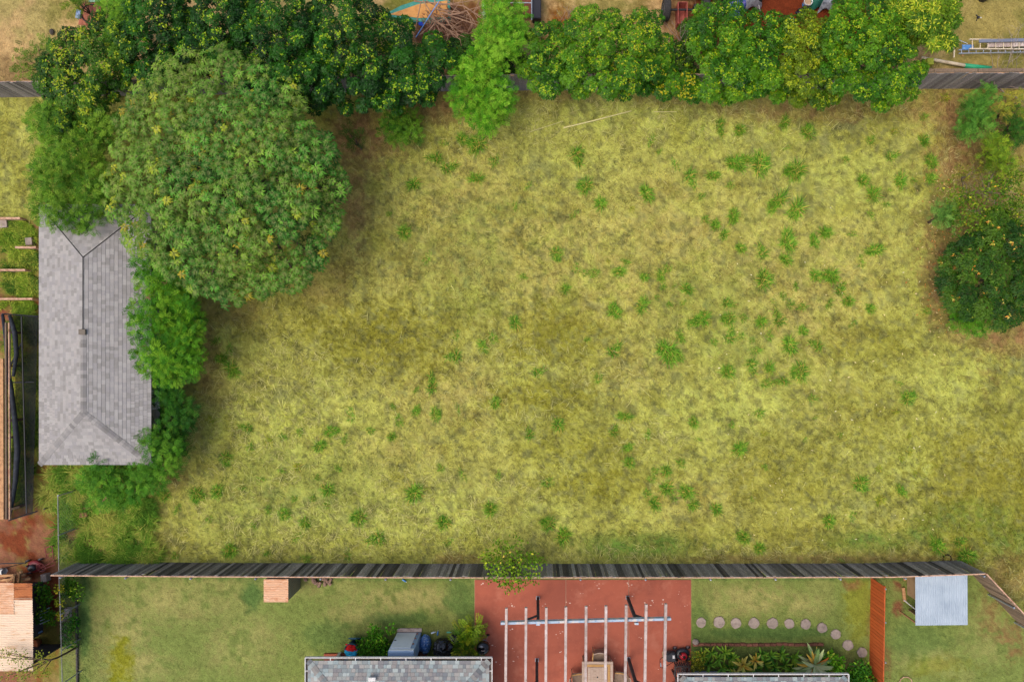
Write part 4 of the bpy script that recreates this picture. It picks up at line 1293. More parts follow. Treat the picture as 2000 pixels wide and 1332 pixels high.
koa('bright leucaena at the top behind the brush pile', [(985, 40, 44), (965, 75, 32), (1005, 75, 30), (975, 10, 30), (985, 105, 20)], 1.6, 3.3, cols=['#408019', '#599824', '#74ac31', '#86b83f'], per=30)
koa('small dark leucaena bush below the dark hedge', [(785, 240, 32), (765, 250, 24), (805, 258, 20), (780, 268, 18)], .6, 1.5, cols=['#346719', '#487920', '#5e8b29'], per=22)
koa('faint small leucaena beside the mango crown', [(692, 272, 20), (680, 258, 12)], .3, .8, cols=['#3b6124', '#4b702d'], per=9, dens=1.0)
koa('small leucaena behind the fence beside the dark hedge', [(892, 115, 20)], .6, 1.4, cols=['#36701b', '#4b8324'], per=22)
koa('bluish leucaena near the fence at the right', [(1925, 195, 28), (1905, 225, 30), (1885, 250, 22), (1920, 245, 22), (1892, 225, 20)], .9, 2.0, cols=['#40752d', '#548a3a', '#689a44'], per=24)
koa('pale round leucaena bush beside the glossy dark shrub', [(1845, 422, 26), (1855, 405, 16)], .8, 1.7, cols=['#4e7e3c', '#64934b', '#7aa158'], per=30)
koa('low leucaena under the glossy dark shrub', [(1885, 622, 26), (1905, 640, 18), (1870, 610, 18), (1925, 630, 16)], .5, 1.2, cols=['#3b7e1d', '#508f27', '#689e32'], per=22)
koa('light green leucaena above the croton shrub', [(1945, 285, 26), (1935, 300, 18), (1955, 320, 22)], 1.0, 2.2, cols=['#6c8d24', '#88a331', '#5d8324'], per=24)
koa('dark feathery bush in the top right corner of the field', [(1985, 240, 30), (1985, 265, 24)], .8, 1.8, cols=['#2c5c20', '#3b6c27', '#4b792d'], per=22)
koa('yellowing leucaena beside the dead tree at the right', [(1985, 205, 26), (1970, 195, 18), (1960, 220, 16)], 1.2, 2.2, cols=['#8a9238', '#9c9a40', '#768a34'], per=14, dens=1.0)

# -------- glossy dark shrub and croton at the east edge
LEAF_TINT = (1.1, .95, .45)
P, Nn, lu, hi, gs = lumpy_points([(1925, 545, 86), (1960, 500, 70), (1965, 590, 56), (1895, 500, 44), (1880, 560, 46), (2010, 540, 85), (1950, 465, 45)], 1.5, 3.0, 24, 6.2, .5, .2, 1.05)
ym = rng.random(len(P)) < .06 * sstep(.4, .9, hi)
gme = whorls(P, Nn * .6 + np.array([0, 0, .5]), tones(['#1f4a14', '#2c5a18', '#3b6a1e', '#4f7a24'], lu, len(P), .8) * .68, 7, .14, .062, (-.1, .9), .5, ['#b0a456', '#bf8a4a', '#8fa04a', '#b3ae72'], ym, fold=.3)
tree_thing('glossy_shrub', 'large glossy dark shrub with curled leaves at the right edge', 'shrub', PT(1925, 550), gs, gme, M['leaf_gloss'], .8, .1)
cs = clump_centres([(1900, 400, 30), (1940, 400, 40), (1970, 430, 40), (1890, 440, 34), (1935, 440, 40), (1985, 380, 34), (1865, 385, 16), (1975, 345, 20), (1905, 385, 20), (1850, 372, 10), (1930, 360, 22), (1955, 375, 26), (1870, 420, 18), (1990, 420, 40)], .8, 2.2, 15, 1.15, .6)
cme = leaf_crown(cs, .32, 46, .13, .065, ['#34601a', '#466e20', '#5a7d26', '#6f8a2c'], ['#a8a436', '#b8a040', '#a87a4a', '#9ca838'], .16, up=.5, quad=False, tilt=.8)
cr = tree_thing('croton_shrub', 'yellow and green speckled shrub with bare grey twigs at the right edge', 'shrub', PT(1940, 430), cs, cme, M['leaf'], .5, .07, bark='grey_twig', limbs=12)

for lb, bl in (('loose olive shrub below the yellowing leucaena at the right edge', [(1962, 312, 24), (1985, 335, 28), (1940, 335, 20)]), ('low tangled olive shrub left of the croton at the right', [(1880, 345, 18), (1900, 330, 18), (1885, 385, 16)])):
    k_ = clump_centres(bl, .5, 1.4, 12, 1.4)
    tree_thing('olive_shrub', lb, 'shrub', PT(bl[0][0], bl[0][1]), k_, leaf_crown(k_, .27, 40, .1, .05, ['#5a6e26', '#6b7c2c', '#7d8a34', '#4a6424'], ['#a09a40', '#8a7a48'], .25), M['leaf'], .3, .03, limbs=14, bark='grey_twig')

def branchy(mb, p, d, L, r, depth, rr, spread=.6, sag=0.0):
    """A forking bare branch."""
    p, d = Vector(p), Vector(d).normalized()
    m = p + d * L * .5 + Vector((rr.gauss(0, .05), rr.gauss(0, .05), rr.gauss(0, .03))) * L
    e = p + d * L + Vector((0, 0, -sag * L))
    mb.tube([p, m, e], [r, r * .8, r * .55], 5 if r > .012 else 4, cap=False)
    if depth > 0:
        for i in range(rr.choice((2, 2, 3))):
            nd = d + Vector((rr.gauss(0, spread), rr.gauss(0, spread), rr.gauss(0, spread * .5)))
            branchy(mb, m.lerp(e, rr.uniform(.2, 1)), nd, L * rr.uniform(.55, .8), r * .58, depth - 1, rr, spread, sag)

def bare(name, label, px, py, n, L, r, depth, mat, seed, cat='dead branches', aim=(0, 0, 1), spread=.55, h=0.0, group=None):
    rr = random.Random(seed)
    root = empty(name, PT(px, py), label, cat, group)
    for i in range(n):
        mb = MB()
        p = PT(px, py, h) + Vector((rr.gauss(0, .12), rr.gauss(0, .12), 0))
        branchy(mb, p, Vector(aim) + Vector((rr.gauss(0, .5), rr.gauss(0, .5), rr.gauss(0, .2))), L * rr.uniform(.8, 1.15), r, depth, rr, spread)
        mb.build('branch', M[mat], root)
    return root
bare('bare_tree', 'leafless grey tree over the fence corner at the top right', 1958, 165, 7, 1.25, .022, 4, 'grey_twig', 5, 'tree', (.1, .25, .9), .55)
bare('bare_shrub', 'leafless grey shrub beside the light leucaena at the right', 1925, 375, 11, .85, .018, 3, 'grey_twig', 6, 'shrub', (-.3, .2, .5), .5)
bare('dead_twig_shrub', 'grey dead twigs in the gap before the narrow hedge tree', 1010, 135, 9, .65, .014, 3, 'grey_twig', 7, 'shrub', (0, .1, .7), .6)
bare('dead_twig_shrub', 'dead twigs standing between hedge trees near the truck wheel', 1335, 115, 12, .95, .018, 3, 'grey_twig', 8, 'shrub', (.25, .5, .8), .35, h=.6)
bare('dead_twig_shrub', 'dead twigs in the middle of the bright hedge', 1480, 130, 8, .75, .016, 3, 'grey_twig', 9, 'shrub', (.0, .0, 1), .5, h=1.0)
bare('dead_twig_shrub', 'thin dry twigs behind the first bright hedge tree', 1107, 55, 5, .6, .012, 3, 'grey_twig', 10, 'shrub', (.05, .4, .6), .4)

# -------- open shrub leaning over the dark fence
cs = clump_centres([(1005, 1075, 42), (985, 1105, 40), (1035, 1105, 34), (1010, 1125, 28), (1000, 1142, 14), (960, 1090, 20)], 1.1, 2.2, 13, 1.25, .6)
fme = leaf_crown(cs, .3, 28, .135, .08, ['#43701c', '#557f22', '#68902a', '#7a9c32'], ['#a8c244', '#b9bb50', '#c9b76a'], .3, up=.6, zmin=-.3, shell=(.2, 1.1))
sh = tree_thing('fence_shrub', 'open light green shrub growing through the dark south fence', 'shrub', PT(1000, 1092), cs, fme, M['leaf'], .6, .04, bark='dead_wood', limbs=20)

# -------- grass tufts in the field
TUFTS = '''901 273 12;864 280 9;937 280 16;853 308 13;875 332 17;968 315 10;934 349 13;809 363 14;1125 303 19;1031 365 8;1146 361 13;1174 399 14;1006 404 8;1263 380 14;1234 408 7y;1118 422 8;759 420 6;788 456 12;833 508 9;1084 494 12
1022 539 8;1123 527 7;1141 534 8;1163 532 10;1187 510 6y;1208 529 11;1224 513 9;1258 541 11;1104 567 11;1289 536 11;1306 525 8;1293 562 8;1253 600 18;1199 610 12;1305 596 8;1282 582 6;1004 631 13;1274 273 10;1286 297 7
1404 247 13;1371 253 6;1446 253 11;1532 237 11;1580 263 14;1534 290 8;1700 277 10;1744 259 9y;1805 228 9;1805 275 12;1846 190 10y;1318 321 10;1346 347 13;1392 344 11;1427 365 8;1435 318 17;1460 312 14;1482 328 18;1556 332 20;1650 311 9
1739 308 13;1817 316 13;1819 349 13;1781 354 7;1757 353 15;1736 372 6;1682 354 12;1705 384 15;1732 401 8;1700 418 9;1368 384 8;1522 389 18;1504 411 9;1556 406 19;1432 423 16;1375 429 9;1397 441 11;1413 461 12;1446 486 12;1491 494 14
1536 474 17;1534 508 13;1610 456 18;1589 474 11;1663 458 9;1708 489 14;1681 515 9;1489 550 16;1622 537 16;1591 539 14;1553 563 9;1641 569 12;1620 591 10;1658 588 11;1700 603 13;1541 596 9;1568 601 9;1527 577 9;1508 588 6;1342 563 12;1316 558 7
1332 593 6;1418 594 13;1372 624 16;1346 631 10;1425 620 13;1451 619 9;1487 629 14;1522 625 14;1667 631 7;1808 608 8;1420 729 13;1465 712 13;1501 717 13;1563 722 18;1527 743 12;1493 751 9;1541 675 17;1596 674 11;1567 648 11;1479 684 9;1427 660 12
1448 656 10;1468 663 8;1501 658 10;1392 667 7;1327 661 10;1584 779 10;1771 781 16;1757 749 6;1480 806 9;1356 824 11;1430 831 7;1591 815 7;1444 877 14;1493 848 7y;1748 805 7y;1776 850 6y;1777 882 9y;1760 894 7y;1714 915 7y;1786 926 6y
1676 943 14;1758 957 12;1719 974 12y;1468 974 6;1617 1015 12;1665 1005 10;1330 907 10;1341 957 14;1356 984 14;1401 993 14;1453 1050 13;1480 1070 14;1831 1065 16;1872 1060 12;1886 1085 16;1572 858 6;1639 848 6;1493 910 8;1363 858 7
416 820 11y;484 834 11;440 893 12;487 874 8;529 862 11y;556 855 8;646 841 11;686 815 10;672 860 9;625 870 12;587 846 8;722 839 8;767 851 11;779 817 9;769 796 8;814 803 11;850 813 11;846 753 14;815 760 6;890 694 13;891 658 8;945 680 11;895 800 8
451 718 14;434 701 12;425 665 10;449 679 8;582 910 10y;549 917 8;511 936 10;662 917 9;622 934 7;643 955 14;610 974 8;639 988 8;428 960 12;384 962 13;325 965 13;349 991 8;411 1012 7;472 953 6;525 993 9;553 1003 11;599 1022 13;580 1050 10
453 1072 14;706 1007 18;739 1048 17;810 962 17;863 915 9;903 926 9;865 1022 14;960 995 15;874 1060 8;577 974 6;496 1024 8;1050 729 11;1168 742 10;967 786 11;1088 829 13;1036 848 11;1199 687 12;1145 663 7;962 658 9;1223 813 12;1200 844 11;1225 875 11
1228 905 12;1264 851 9;1304 684 18;1320 693 12;1327 655 9;1066 943 9;973 931 8;1299 917 12;1278 922 9;1304 955 14;1261 964 9;1280 986 14;1316 974 8;1075 1021 12;1099 1050 17;1270 935 8;345 1086 10;600 1091 10;680 1086 9;520 1080 8;1640 1092 7'''
def tuft_mesh(nb, seed, yellow=False):
    r2 = np.random.default_rng(seed)
    n = int(nb * 1.5)
    tilt = r2.uniform(.15, 1.3, n)
    L = r2.uniform(.35, .95, n)
    W = r2.uniform(.022, .045, n)
    nc = 3
    cx, cy, cw = r2.normal(0, .28, nc), r2.normal(0, .28, nc), r2.uniform(.5, 1.0, nc)
    cx[0] = cy[0] = 0; cw[0] = 1.1
    w_ = r2.choice(nc, n, p=cw / cw.sum())
    r0 = np.sqrt(r2.random(n)) * .3
    a0 = r2.uniform(0, 6.283, n)
    off = np.stack([r0 * np.cos(a0), r0 * np.sin(a0)], -1)
    base = np.stack([cx[w_] + off[:, 0], cy[w_] + off[:, 1], np.zeros(n)], -1)
    L = L * np.where(w_ == 0, 1, .75)
    ang = np.where(r2.random(n) < .6, np.arctan2(base[:, 1], base[:, 0]) + r2.normal(0, .8, n), r2.uniform(0, 6.283, n))
    d = np.stack([np.cos(ang), np.sin(ang), np.zeros(n)], -1)
    s = np.stack([-np.sin(ang), np.cos(ang), np.zeros(n)], -1)
    z = np.array([0, 0, 1.0])
    t2 = tilt - r2.uniform(.4, 1.1, n)
    D1 = d * np.cos(tilt)[:, None] + z * np.sin(tilt)[:, None]
    D2 = d * np.cos(t2)[:, None] + z * np.sin(t2)[:, None]
    m = base + D1 * (L * .5)[:, None]
    tp = m + D2 * (L * .5)[:, None]
    w = s * (W / 2)[:, None]
    V = np.stack([base - w, base + w, m + w * .9, m - w * .9, tp], 1).reshape(-1, 3)
    o = np.arange(n)[:, None] * 5
    F = np.concatenate([o + [0, 1, 2], o + [0, 2, 3], o + [3, 2, 4]], 0)
    pal = np.array([lin(q) for q in (('#6f8f1f', '#8aa024', '#a3aa32', '#5c8420') if yellow else ('#4a8226', '#5a942e', '#6fa638', '#84b446', '#417424'))])
    c = pal[r2.integers(0, len(pal), n)] * r2.uniform(.8, 1.2, n)[:, None]
    dry = r2.random(n) < .14
    c[dry] = lin('#b5a860')
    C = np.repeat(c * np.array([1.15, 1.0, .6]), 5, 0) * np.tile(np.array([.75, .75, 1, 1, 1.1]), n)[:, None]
    me = raw_mesh('grass_tuft', V, F, C)
    me.materials.append(M['leaf'])
    return me
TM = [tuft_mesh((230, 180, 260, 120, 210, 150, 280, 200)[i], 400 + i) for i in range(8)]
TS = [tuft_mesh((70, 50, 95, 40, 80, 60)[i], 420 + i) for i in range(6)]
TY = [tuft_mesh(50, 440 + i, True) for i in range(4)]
ORD = ('first second third fourth fifth sixth seventh eighth ninth tenth eleventh twelfth thirteenth fourteenth fifteenth sixteenth seventeenth eighteenth nineteenth twentieth').split() + [f'twenty-{w}' for w in 'first second third fourth fifth sixth seventh eighth ninth'.split()]
_t = []
for part in TUFTS.replace('\n', ';').split(';'):
    x, y, r = part.split()
    _t.append((float(x), float(y), float(r.rstrip('y')), r.endswith('y')))
ROWS = [(0, 300, 'top'), (300, 420, 'upper'), (420, 540, 'upper middle'), (540, 690, 'middle'), (690, 830, 'lower middle'), (830, 950, 'lower'), (950, 2000, 'bottom')]
COLS = [(0, 620, 'west'), (620, 920, 'centre west'), (920, 1230, 'centre'), (1230, 1480, 'centre east'), (1480, 1640, 'inner east'), (1640, 2100, 'far east')]
zones = {}
for i, (x, y, r, yl) in enumerate(_t):
    rn = next(q[2] for q in ROWS if q[0] <= y < q[1])
    cn = next(q[2] for q in COLS if q[0] <= x < q[1])
    zones.setdefault((rn, cn), []).append(i)
for (rn, cn), ids in zones.items():
    ids.sort(key=lambda i: _t[i][0])
    for k, i in enumerate(ids):
        x, y, r, yl = _t[i]
        rr = random.Random(i)
        me = rr.choice(TY if yl else (TM if r >= 11 else TS))
        o = bpy.data.objects.new('grass_tuft', me)
        COL.objects.link(o)
        o.location = PT(x, y, 0)
        o.rotation_euler = (rr.gauss(0, .06), rr.gauss(0, .06), rr.uniform(0, 6.28))
        s = r * K0 * 1.5
        o.scale = (s * rr.uniform(.85, 1.45), s * rr.uniform(.75, 1.1), s * rr.uniform(.8, 1.2))
        size = 'big' if r >= 15 else ('small' if r < 9 else 'medium')
        lab = f"{size} {'yellowish' if yl else 'green'} grass tuft, {ORD[k]} from left in the field's {rn} {cn} part"
        tag(o, lab, 'grass tuft', 'green grass tufts scattered in the dry field')

# ================================================================ THINGS IN THE SOUTH YARDS
def lump(rx, ry, rz, amp, seed, nu=22, nv=14, c=(0, 0, 0), flat=True, freq=2.2):
    """A crumpled closed bag or stone resting on z = c.z."""
    vs, fs = [], []
    for j in range(nv + 1):
        ph = math.pi * j / nv
        for i in range(nu):
            t = 2 * math.pi * i / nu
            d = (math.sin(ph) * math.cos(t), math.sin(ph) * math.sin(t), -math.cos(ph))
            k = 1 + amp * (2 * float(fbm(np.array([d[0] * freq * 10 + seed * 31.7]), np.array([d[1] * freq * 10 + d[2] * 17 * freq]), 7, seed, 3)[0]) - 1)
            z = d[2] * rz * k
            vs.append((c[0] + d[0] * rx * k, c[1] + d[1] * ry * k, c[2] + rz + (max(z, -rz * .9) if flat else z)))
    for j in range(nv):
        for i in range(nu):
            a, b = j * nu + i, j * nu + (i + 1) % nu
            fs.append((a, b, b + nu, a + nu))
    mb = MB(); mb.add(vs, fs)
    return mb

def cloth(w, d, c, amp, seed, n=14, dz=0.0):
    """Crumpled sheet with thickness, hanging lower at its rim."""
    mb = MB()
    V = []
    for j in range(n + 1):
        for i in range(n + 1):
            x, y = (i / n - .5), (j / n - .5)
            z = amp * (2 * float(fbm(np.array([x * 40 + seed * 13.0]), np.array([y * 40.0 + seed]), 9, seed, 3)[0]) - 1) - dz * (x * x + y * y) * 4
            V.append((c[0] + x * w * (1 + .2 * math.sin(7 * y + seed)), c[1] + y * d * (1 + .2 * math.sin(6 * x + seed)), c[2] + z))
    m = n + 1
    F = [(j * m + i, j * m + i + 1, (j + 1) * m + i + 1, (j + 1) * m + i) for j in range(n) for i in range(n)]
    o = len(V)
    V2 = [(x, y, z - .012) for x, y, z in V]
    F2 = [tuple(o + k for k in f[::-1]) for f in F]
    mb.add(V + V2, F + F2)
    return mb

# -------- stepping stones
M['stone'] = material('stepping_stone', '#9c8c7f', rough=.95, noise=[(6, '#7d6f64', .45, .7), (22, '#b5a699', .55, .75)], obj_var=.16, bump=.3)
SS = [(1369, 1215, 10), (1404, 1214, 11.3), (1437, 1216, 10.4), (1472, 1216, 10.8), (1508, 1216, 10.8), (1541, 1217, 9.8), (1573, 1218, 10.4), (1605, 1225, 9.8), (1632, 1238, 9.8), (1655.5, 1259, 10.6), (1683, 1273, 10)]
for i, (x, y, r) in enumerate(SS):
    rr = random.Random(900 + i)
    p = PT(x, y)
    m = rr.choice((13, 15, 17))
    pol = [(p.x + r * K0 * rr.uniform(.9, 1.08) * math.cos(6.283 * k / m), p.y + r * K0 * rr.uniform(.9, 1.08) * math.sin(6.283 * k / m)) for k in range(m)]
    mb = MB(); mb.prism(pol, -.03, .055 + rr.uniform(0, .02))
    lab = f"round brown stepping stone, {ORD[i]} from the red patio in the curved row"
    tag(mb.build('stepping_stone', M['stone'], bevel=.012), lab, 'stepping stone', 'stepping stones across the lawn')

# -------- garden bed
LEAFM = {}
def leaf_variant(c1, c2, L=1.0, W=.2, arch=.35, key=''):
    k = (c1, c2, W, arch, key)
    if k in LEAFM: return LEAFM[k]
    mb = MB()
    a, b = lin(c1), lin(c2)
    ts = [0, .18, .42, .68, .88, 1.0]
    ws = [.12, .62, 1.0, .85, .45, .02]
    vs, cl = [], []
    for t, w in zip(ts, ws):
        z = arch * (t - 1.35 * t * t)
        for s in (-1, 0, 1):
            vs.append((t * L, s * w * W / 2, z + (abs(s) * w * W * .22)))
            cl.append((a * 1.35 if s == 0 else a) * (1 - t) + b * t)
    fs = []
    for i in range(len(ts) - 1):
        for s in (0, 1):
            q = i * 3 + s
            fs.append((q, q + 3, q + 4, q + 1))
    mb.v, mb.f, mb.c = vs, fs, [tuple(np.clip(x, 0, .9)) for x in cl]
    me = mb.mesh('leaf'); me.materials.append(M['leaf_gloss'])
    LEAFM[k] = me
    return me

def leaf_plant(name, label, cat, px, py, n, L, variants, tilt=(-.1, 1.0), h=.25, group=None, seed=0, tiers=2):
    rr = random.Random(seed)
    p = PT(px, py)
    root = empty(name, p, label, cat, group)
    mb = MB(); mb.tube([p + Vector((0, 0, -.05)), p + Vector((rr.gauss(0, .03), rr.gauss(0, .03), h))], [.03, .02], 7); mb.build('stem', M['bark'], root)
    for i in range(n):
        me = leaf_variant(*rr.choice(variants))
        s = L * rr.uniform(.75, 1.15)
        tl = rr.uniform(*tilt)
        part_copy('leaf', me, root, p + Vector((0, 0, h * rr.uniform(.55, 1))), (rr.gauss(0, .25), -tl, i * 2.399 + rr.gauss(0, .2)), (s, s, s))
    return root
GV_ = [('#5f8f24', '#86b034', 1.0, .24, .35), ('#5a9028', '#8ab838', 1.0, .22, .3), ('#2c5a18', '#47791f', 1.0, .25, .4), ('#6f9a26', '#a9b83a', 1.0, .22, .35)]
YV = [('#c9a838', '#e0cf6a', 1.0, .25, .3), ('#d2932f', '#e3c04a', 1.0, .25, .3), ('#b3a93a', '#cfd070', 1.0, .25, .35), ('#7a9a2c', '#c7b93c', 1.0, .25, .3)]
PV = [('#d2d2a0', '#b9c47c', 1.0, .2, .3), ('#bfc48c', '#a3b468', 1.0, .2, .3), ('#c9c99a', '#adb874', 1.0, .2, .35), ('#8d9f66', '#6f8f48', 1.0, .2, .25)]
OVv = [('#d29a35', '#dfb64a', 1.0, .2, .3), ('#c98a2c', '#d2662a', 1.0, .2, .3)]
ging = [(1368, 1272), (1385, 1268), (1380, 1290), (1398, 1280), (1412, 1268), (1405, 1297), (1424, 1278), (1422, 1298), (1450, 1302), (1468, 1296), (1482, 1272), (1488, 1290), (1500, 1275), (1508, 1296), (1520, 1272), (1528, 1290), (1540, 1300), (1545, 1278)]
ging.sort()
for i, (x, y) in enumerate(ging):
    leaf_plant('ginger_plant', f"broad leaved green plant in the garden bed, {ORD[i]} counting from the red patio", 'plant', x, y, 12, .42, GV_, (-.05, .9), .35, 'green plants in the garden bed', 1000 + i)
leaf_plant('croton_plant', 'yellow and orange leaved plant low in the middle of the garden bed', 'plant', 1443, 1287, 22, .46, YV, (-.1, .8), .75, None, 1101)
leaf_plant('croton_plant', 'pale yellow star shaped plant near the top of the garden bed', 'plant', 1466, 1277, 16, .4, YV[1:3] + YV[:1], (-.05, .8), .8, None, 1102)
leaf_plant('croton_plant', 'olive yellow plant at the lower edge of the garden bed', 'plant', 1430, 1304, 12, .36, YV[2:], (0, .8), .6, None, 1103)
big = leaf_plant('rosette_plant', 'largest pale rosette plant with long grey green leaves in the bed', 'plant', 1575, 1281, 34, .85, PV, (-.2, .75), .95, None, 1104)
rr = random.Random(5)
for i in range(9):
    me = leaf_variant(*rr.choice(OVv)); p = PT(1575, 1281)
    s = rr.uniform(.6, .82)
    part_copy('leaf', me, big, p + Vector((0, 0, .85)), (rr.gauss(0, .2), .1 - rr.uniform(0, .3), R(100) + rr.gauss(0, .55) if i < 7 else R(250)), (s, s, s))
def shrub(label, blobs, h0, h1, cols, young, yp=.2, L=.12, W=.07, per=70, rc=10, dens=1.6, name='shrub', mat='leaf', cat='shrub', **kw):
    cs = clump_centres(blobs, h0, h1, rc, dens)
    me = leaf_crown(cs, rc * .023, per, L, W, cols, young, yp, **kw)
    return tree_thing(name, label, cat, PT(blobs[0][0], blobs[0][1]), cs, me, M[mat], h0 * .5, .03, limbs=8)
shrub('bright broad leaved shrub at the right end of the garden bed', [(1618, 1284, 17), (1632, 1297, 17), (1606, 1298, 13)], .3, .7, ['#3d7a1c', '#569628', '#6fae34'], ['#9cc24a', '#b3cc60'], .4, L=.2, W=.1, per=45)
shrub('dark green shrub in the corner by the orange fence', [(1680, 1312, 24), (1665, 1325, 20), (1690, 1335, 20)], .4, 1.1, ['#1f5216', '#2e661c', '#437a22'], ['#6f9f30'], .2, L=.14, W=.07)
shrub('yellowish ferny shrub at the patio corner of the bed', [(1362, 1283, 14), (1360, 1300, 12)], .3, .7, ['#6a7d26', '#86922f', '#a0a03c'], ['#c2b75a'], .3, L=.1, W=.04, per=60)
ed = empty('garden_edging', PT(1470, 1257), 'low reddish brick edging along the top of the garden bed', 'edging')
M['edge_brick'] = material('edge_brick', '#8d5c47', rough=.95, noise=[(9, '#6f4637', .45, .7)], obj_var=.2)
for i in range(22):
    x = 1358 + i * 11.6
    p = PT(x, 1257 + random.uniform(-1, 1))
    mb = MB(); mb.box((p.x, p.y, .05), (.25, .12, .14), rz=random.gauss(0, .04)); mb.build('brick', M['edge_brick'], ed, bevel=.012)
mb = MB(); p = PT(1358, 1257.5); mb = lump(.15, .14, .09, .25, 3, c=(p.x, p.y + .12, -.03)); tag(mb.build('rock', M['stone'], smooth=True), 'pale rock at the patio end of the garden edging', 'rock')
mb = MB(); p = PT(1364, 1313); mb.box((p.x + .35, p.y - .1, .12), (1.2, .35, .24)); tag(mb.build('planter_block', material('pale_block', '#aab3bd', rough=.9, noise=[(5, '#8e979f', .45, .7)]), bevel=.01), 'pale blue grey block at the lower left of the garden bed', 'block')

# -------- lawn mowers
def mower(name, label, loc, rz, deck, cowl, bag=True, handle=True, s=1.0):
    root = empty(name, loc, label, 'lawn mower', None, rz)
    root.scale = (s, s, s)
    dm = material(name + '_deck', deck, rough=.4, spec=.5, noise=[(12, '#4a4640', .6, .8)])
    cm = material(name + '_cowl', cowl, rough=.35, spec=.5)
    mb = MB(); mb.lathe([(.30, .10), (.31, .14), (.29, .20), (.22, .24), (.1, .25)], (.05, 0, 0), 24, 1.05, .88); mb.build('deck', dm, root, smooth=True, world=False)
    mb = MB(); mb.lathe([(.16, .24), (.165, .36), (.14, .42), (.07, .44)], (.06, -.02, 0), 18, 1.05, .95); e = mb.build('engine_cover', cm, root, smooth=True, world=False)
    mb = MB(); mb.lathe([(.06, .44), (.06, .465), (.02, .47)], (.07, -.02, 0), 14); mb.build('starter_cap', M['black_plastic'], e, world=False)
    mb = MB(); mb.lathe([(.035, .3), (.035, .47), (.02, .48)], (-.08, .11, 0), 10); mb.build('fuel_cap', M['black_plastic'], e, world=False)
    wm = M['black_plastic']
    for x, y in ((.33, .27), (.33, -.27), (-.25, .28), (-.25, -.28)):
        Mx = Matrix.Rotation(math.pi / 2, 3, 'X')
        mb = MB(); mb.lathe([(.07, -.028), (.105, -.028), (.11, 0), (.105, .028), (.07, .028)], (x, y, .105), 18, M=Mx); w = mb.build('wheel', wm, root, smooth=False, world=False)
        mb = MB(); mb.lathe([(.068, -.034), (.068, .034)], (x, y, .105), 12, M=Mx); mb.build('rim', M['galv'], w, world=False)
    if bag:
        mb = MB(); mb.box((-.5, 0, .3), (.42, .42, .3)); mb.build('grass_bag', material(name + '_bag', '#3f4043', rough=.85, noise=[(8, '#2c2d30', .45, .7)]), root, bevel=.06, world=False)
        mb = MB(); mb.box((-.4, .03, .455), (.1, .14, .006)); mb.build('bag_label', M['white_paint'], root, world=False)
        mb = MB(); mb.box((-.78, .02, .2), (.16, .36, .05)); mb.build('bag_frame', M['plywood'], root, bevel=.02, world=False)
    if handle:
        for y in (.23, -.23):
            mb = MB(); mb.tube([(-.22, y, .18), (-.7, y, .62), (-1.02, y * .95, .88)], .014, 7); mb.build('handle_tube', M['dark_metal'], root, world=False)
        mb = MB(); mb.tube([(-1.02, .22, .88), (-1.09, .17, .92), (-1.09, -.17, .92), (-1.02, -.22, .88)], .015, 7); mb.build('handle_bar', M['dark_metal'], root, world=False)
        mb = MB(); mb.box((-1.07, -.05, .93), (.04, .16, .03)); mb.build('control_lever', M['galv'], root, world=False)
    return root
mower('lawn_mower', 'black mower with red engine and grass bag on the patio edge', PT(1329, 1274, .04), R(4), '#26282c', '#b01c26')
mower('lawn_mower', 'old faded red mower beside the rusty roofed shed', PT(70, 1104), R(8), '#8c2a2c', '#2b2a2c', bag=False)

# -------- kettle grill
c = PT(944, 1265, .88)
gr = empty('kettle_grill', (c.x, c.y, .04), 'round black kettle grill between the palm and the pergola', 'grill')
en = material('black_enamel', '#0e0f12', rough=.12, spec=.6)
mb = MB(); mb.lathe([(.06, .62), (.2, .66), (.28, .74), (.30, .84), (.305, .86)], (c.x, c.y, 0), 32); mb.build('bowl', en, gr, smooth=True)
mb = MB(); mb.lathe([(.305, .865), (.30, .90), (.26, .99), (.17, 1.06), (.06, 1.09), (.01, 1.092)], (c.x, c.y, 0), 32); ld = mb.build('lid', en, gr, smooth=True)
mb = MB(); mb.tube([(c.x - .07, c.y - .02, 1.08), (c.x - .06, c.y - .02, 1.14), (c.x + .06, c.y - .02, 1.14), (c.x + .07, c.y - .02, 1.08)], .016, 8); mb.build('handle', M['lumber_grey'], ld)
mb = MB(); mb.lathe([(.045, 1.05), (.045, 1.075), (.01, 1.08)], (c.x - .06, c.y + .13, 0), 12); mb.build('vent', M['galv'], ld)
for t in (R(60), R(180), R(300)):
    mb = MB(); mb.tube([(c.x + .16 * math.cos(t), c.y + .16 * math.sin(t), .68), (c.x + .3 * math.cos(t), c.y + .3 * math.sin(t), .05)], .013, 6); mb.build('leg', M['galv'], gr)
mb = MB(); mb.lathe([(.15, .36), (.17, .38), (.02, .39)], (c.x, c.y, 0), 18); mb.build('ash_pan', M['galv'], gr)
for s in (60, 300):
    t = R(s); Mx = Matrix.Rotation(math.pi / 2, 3, 'X')
    mb = MB(); mb.lathe([(.05, -.02), (.08, -.02), (.08, .02), (.05, .02)], (c.x + .3 * math.cos(t), c.y + .3 * math.sin(t), .12), 14, M=Mx); mb.build('wheel', M['black_plastic'], gr)

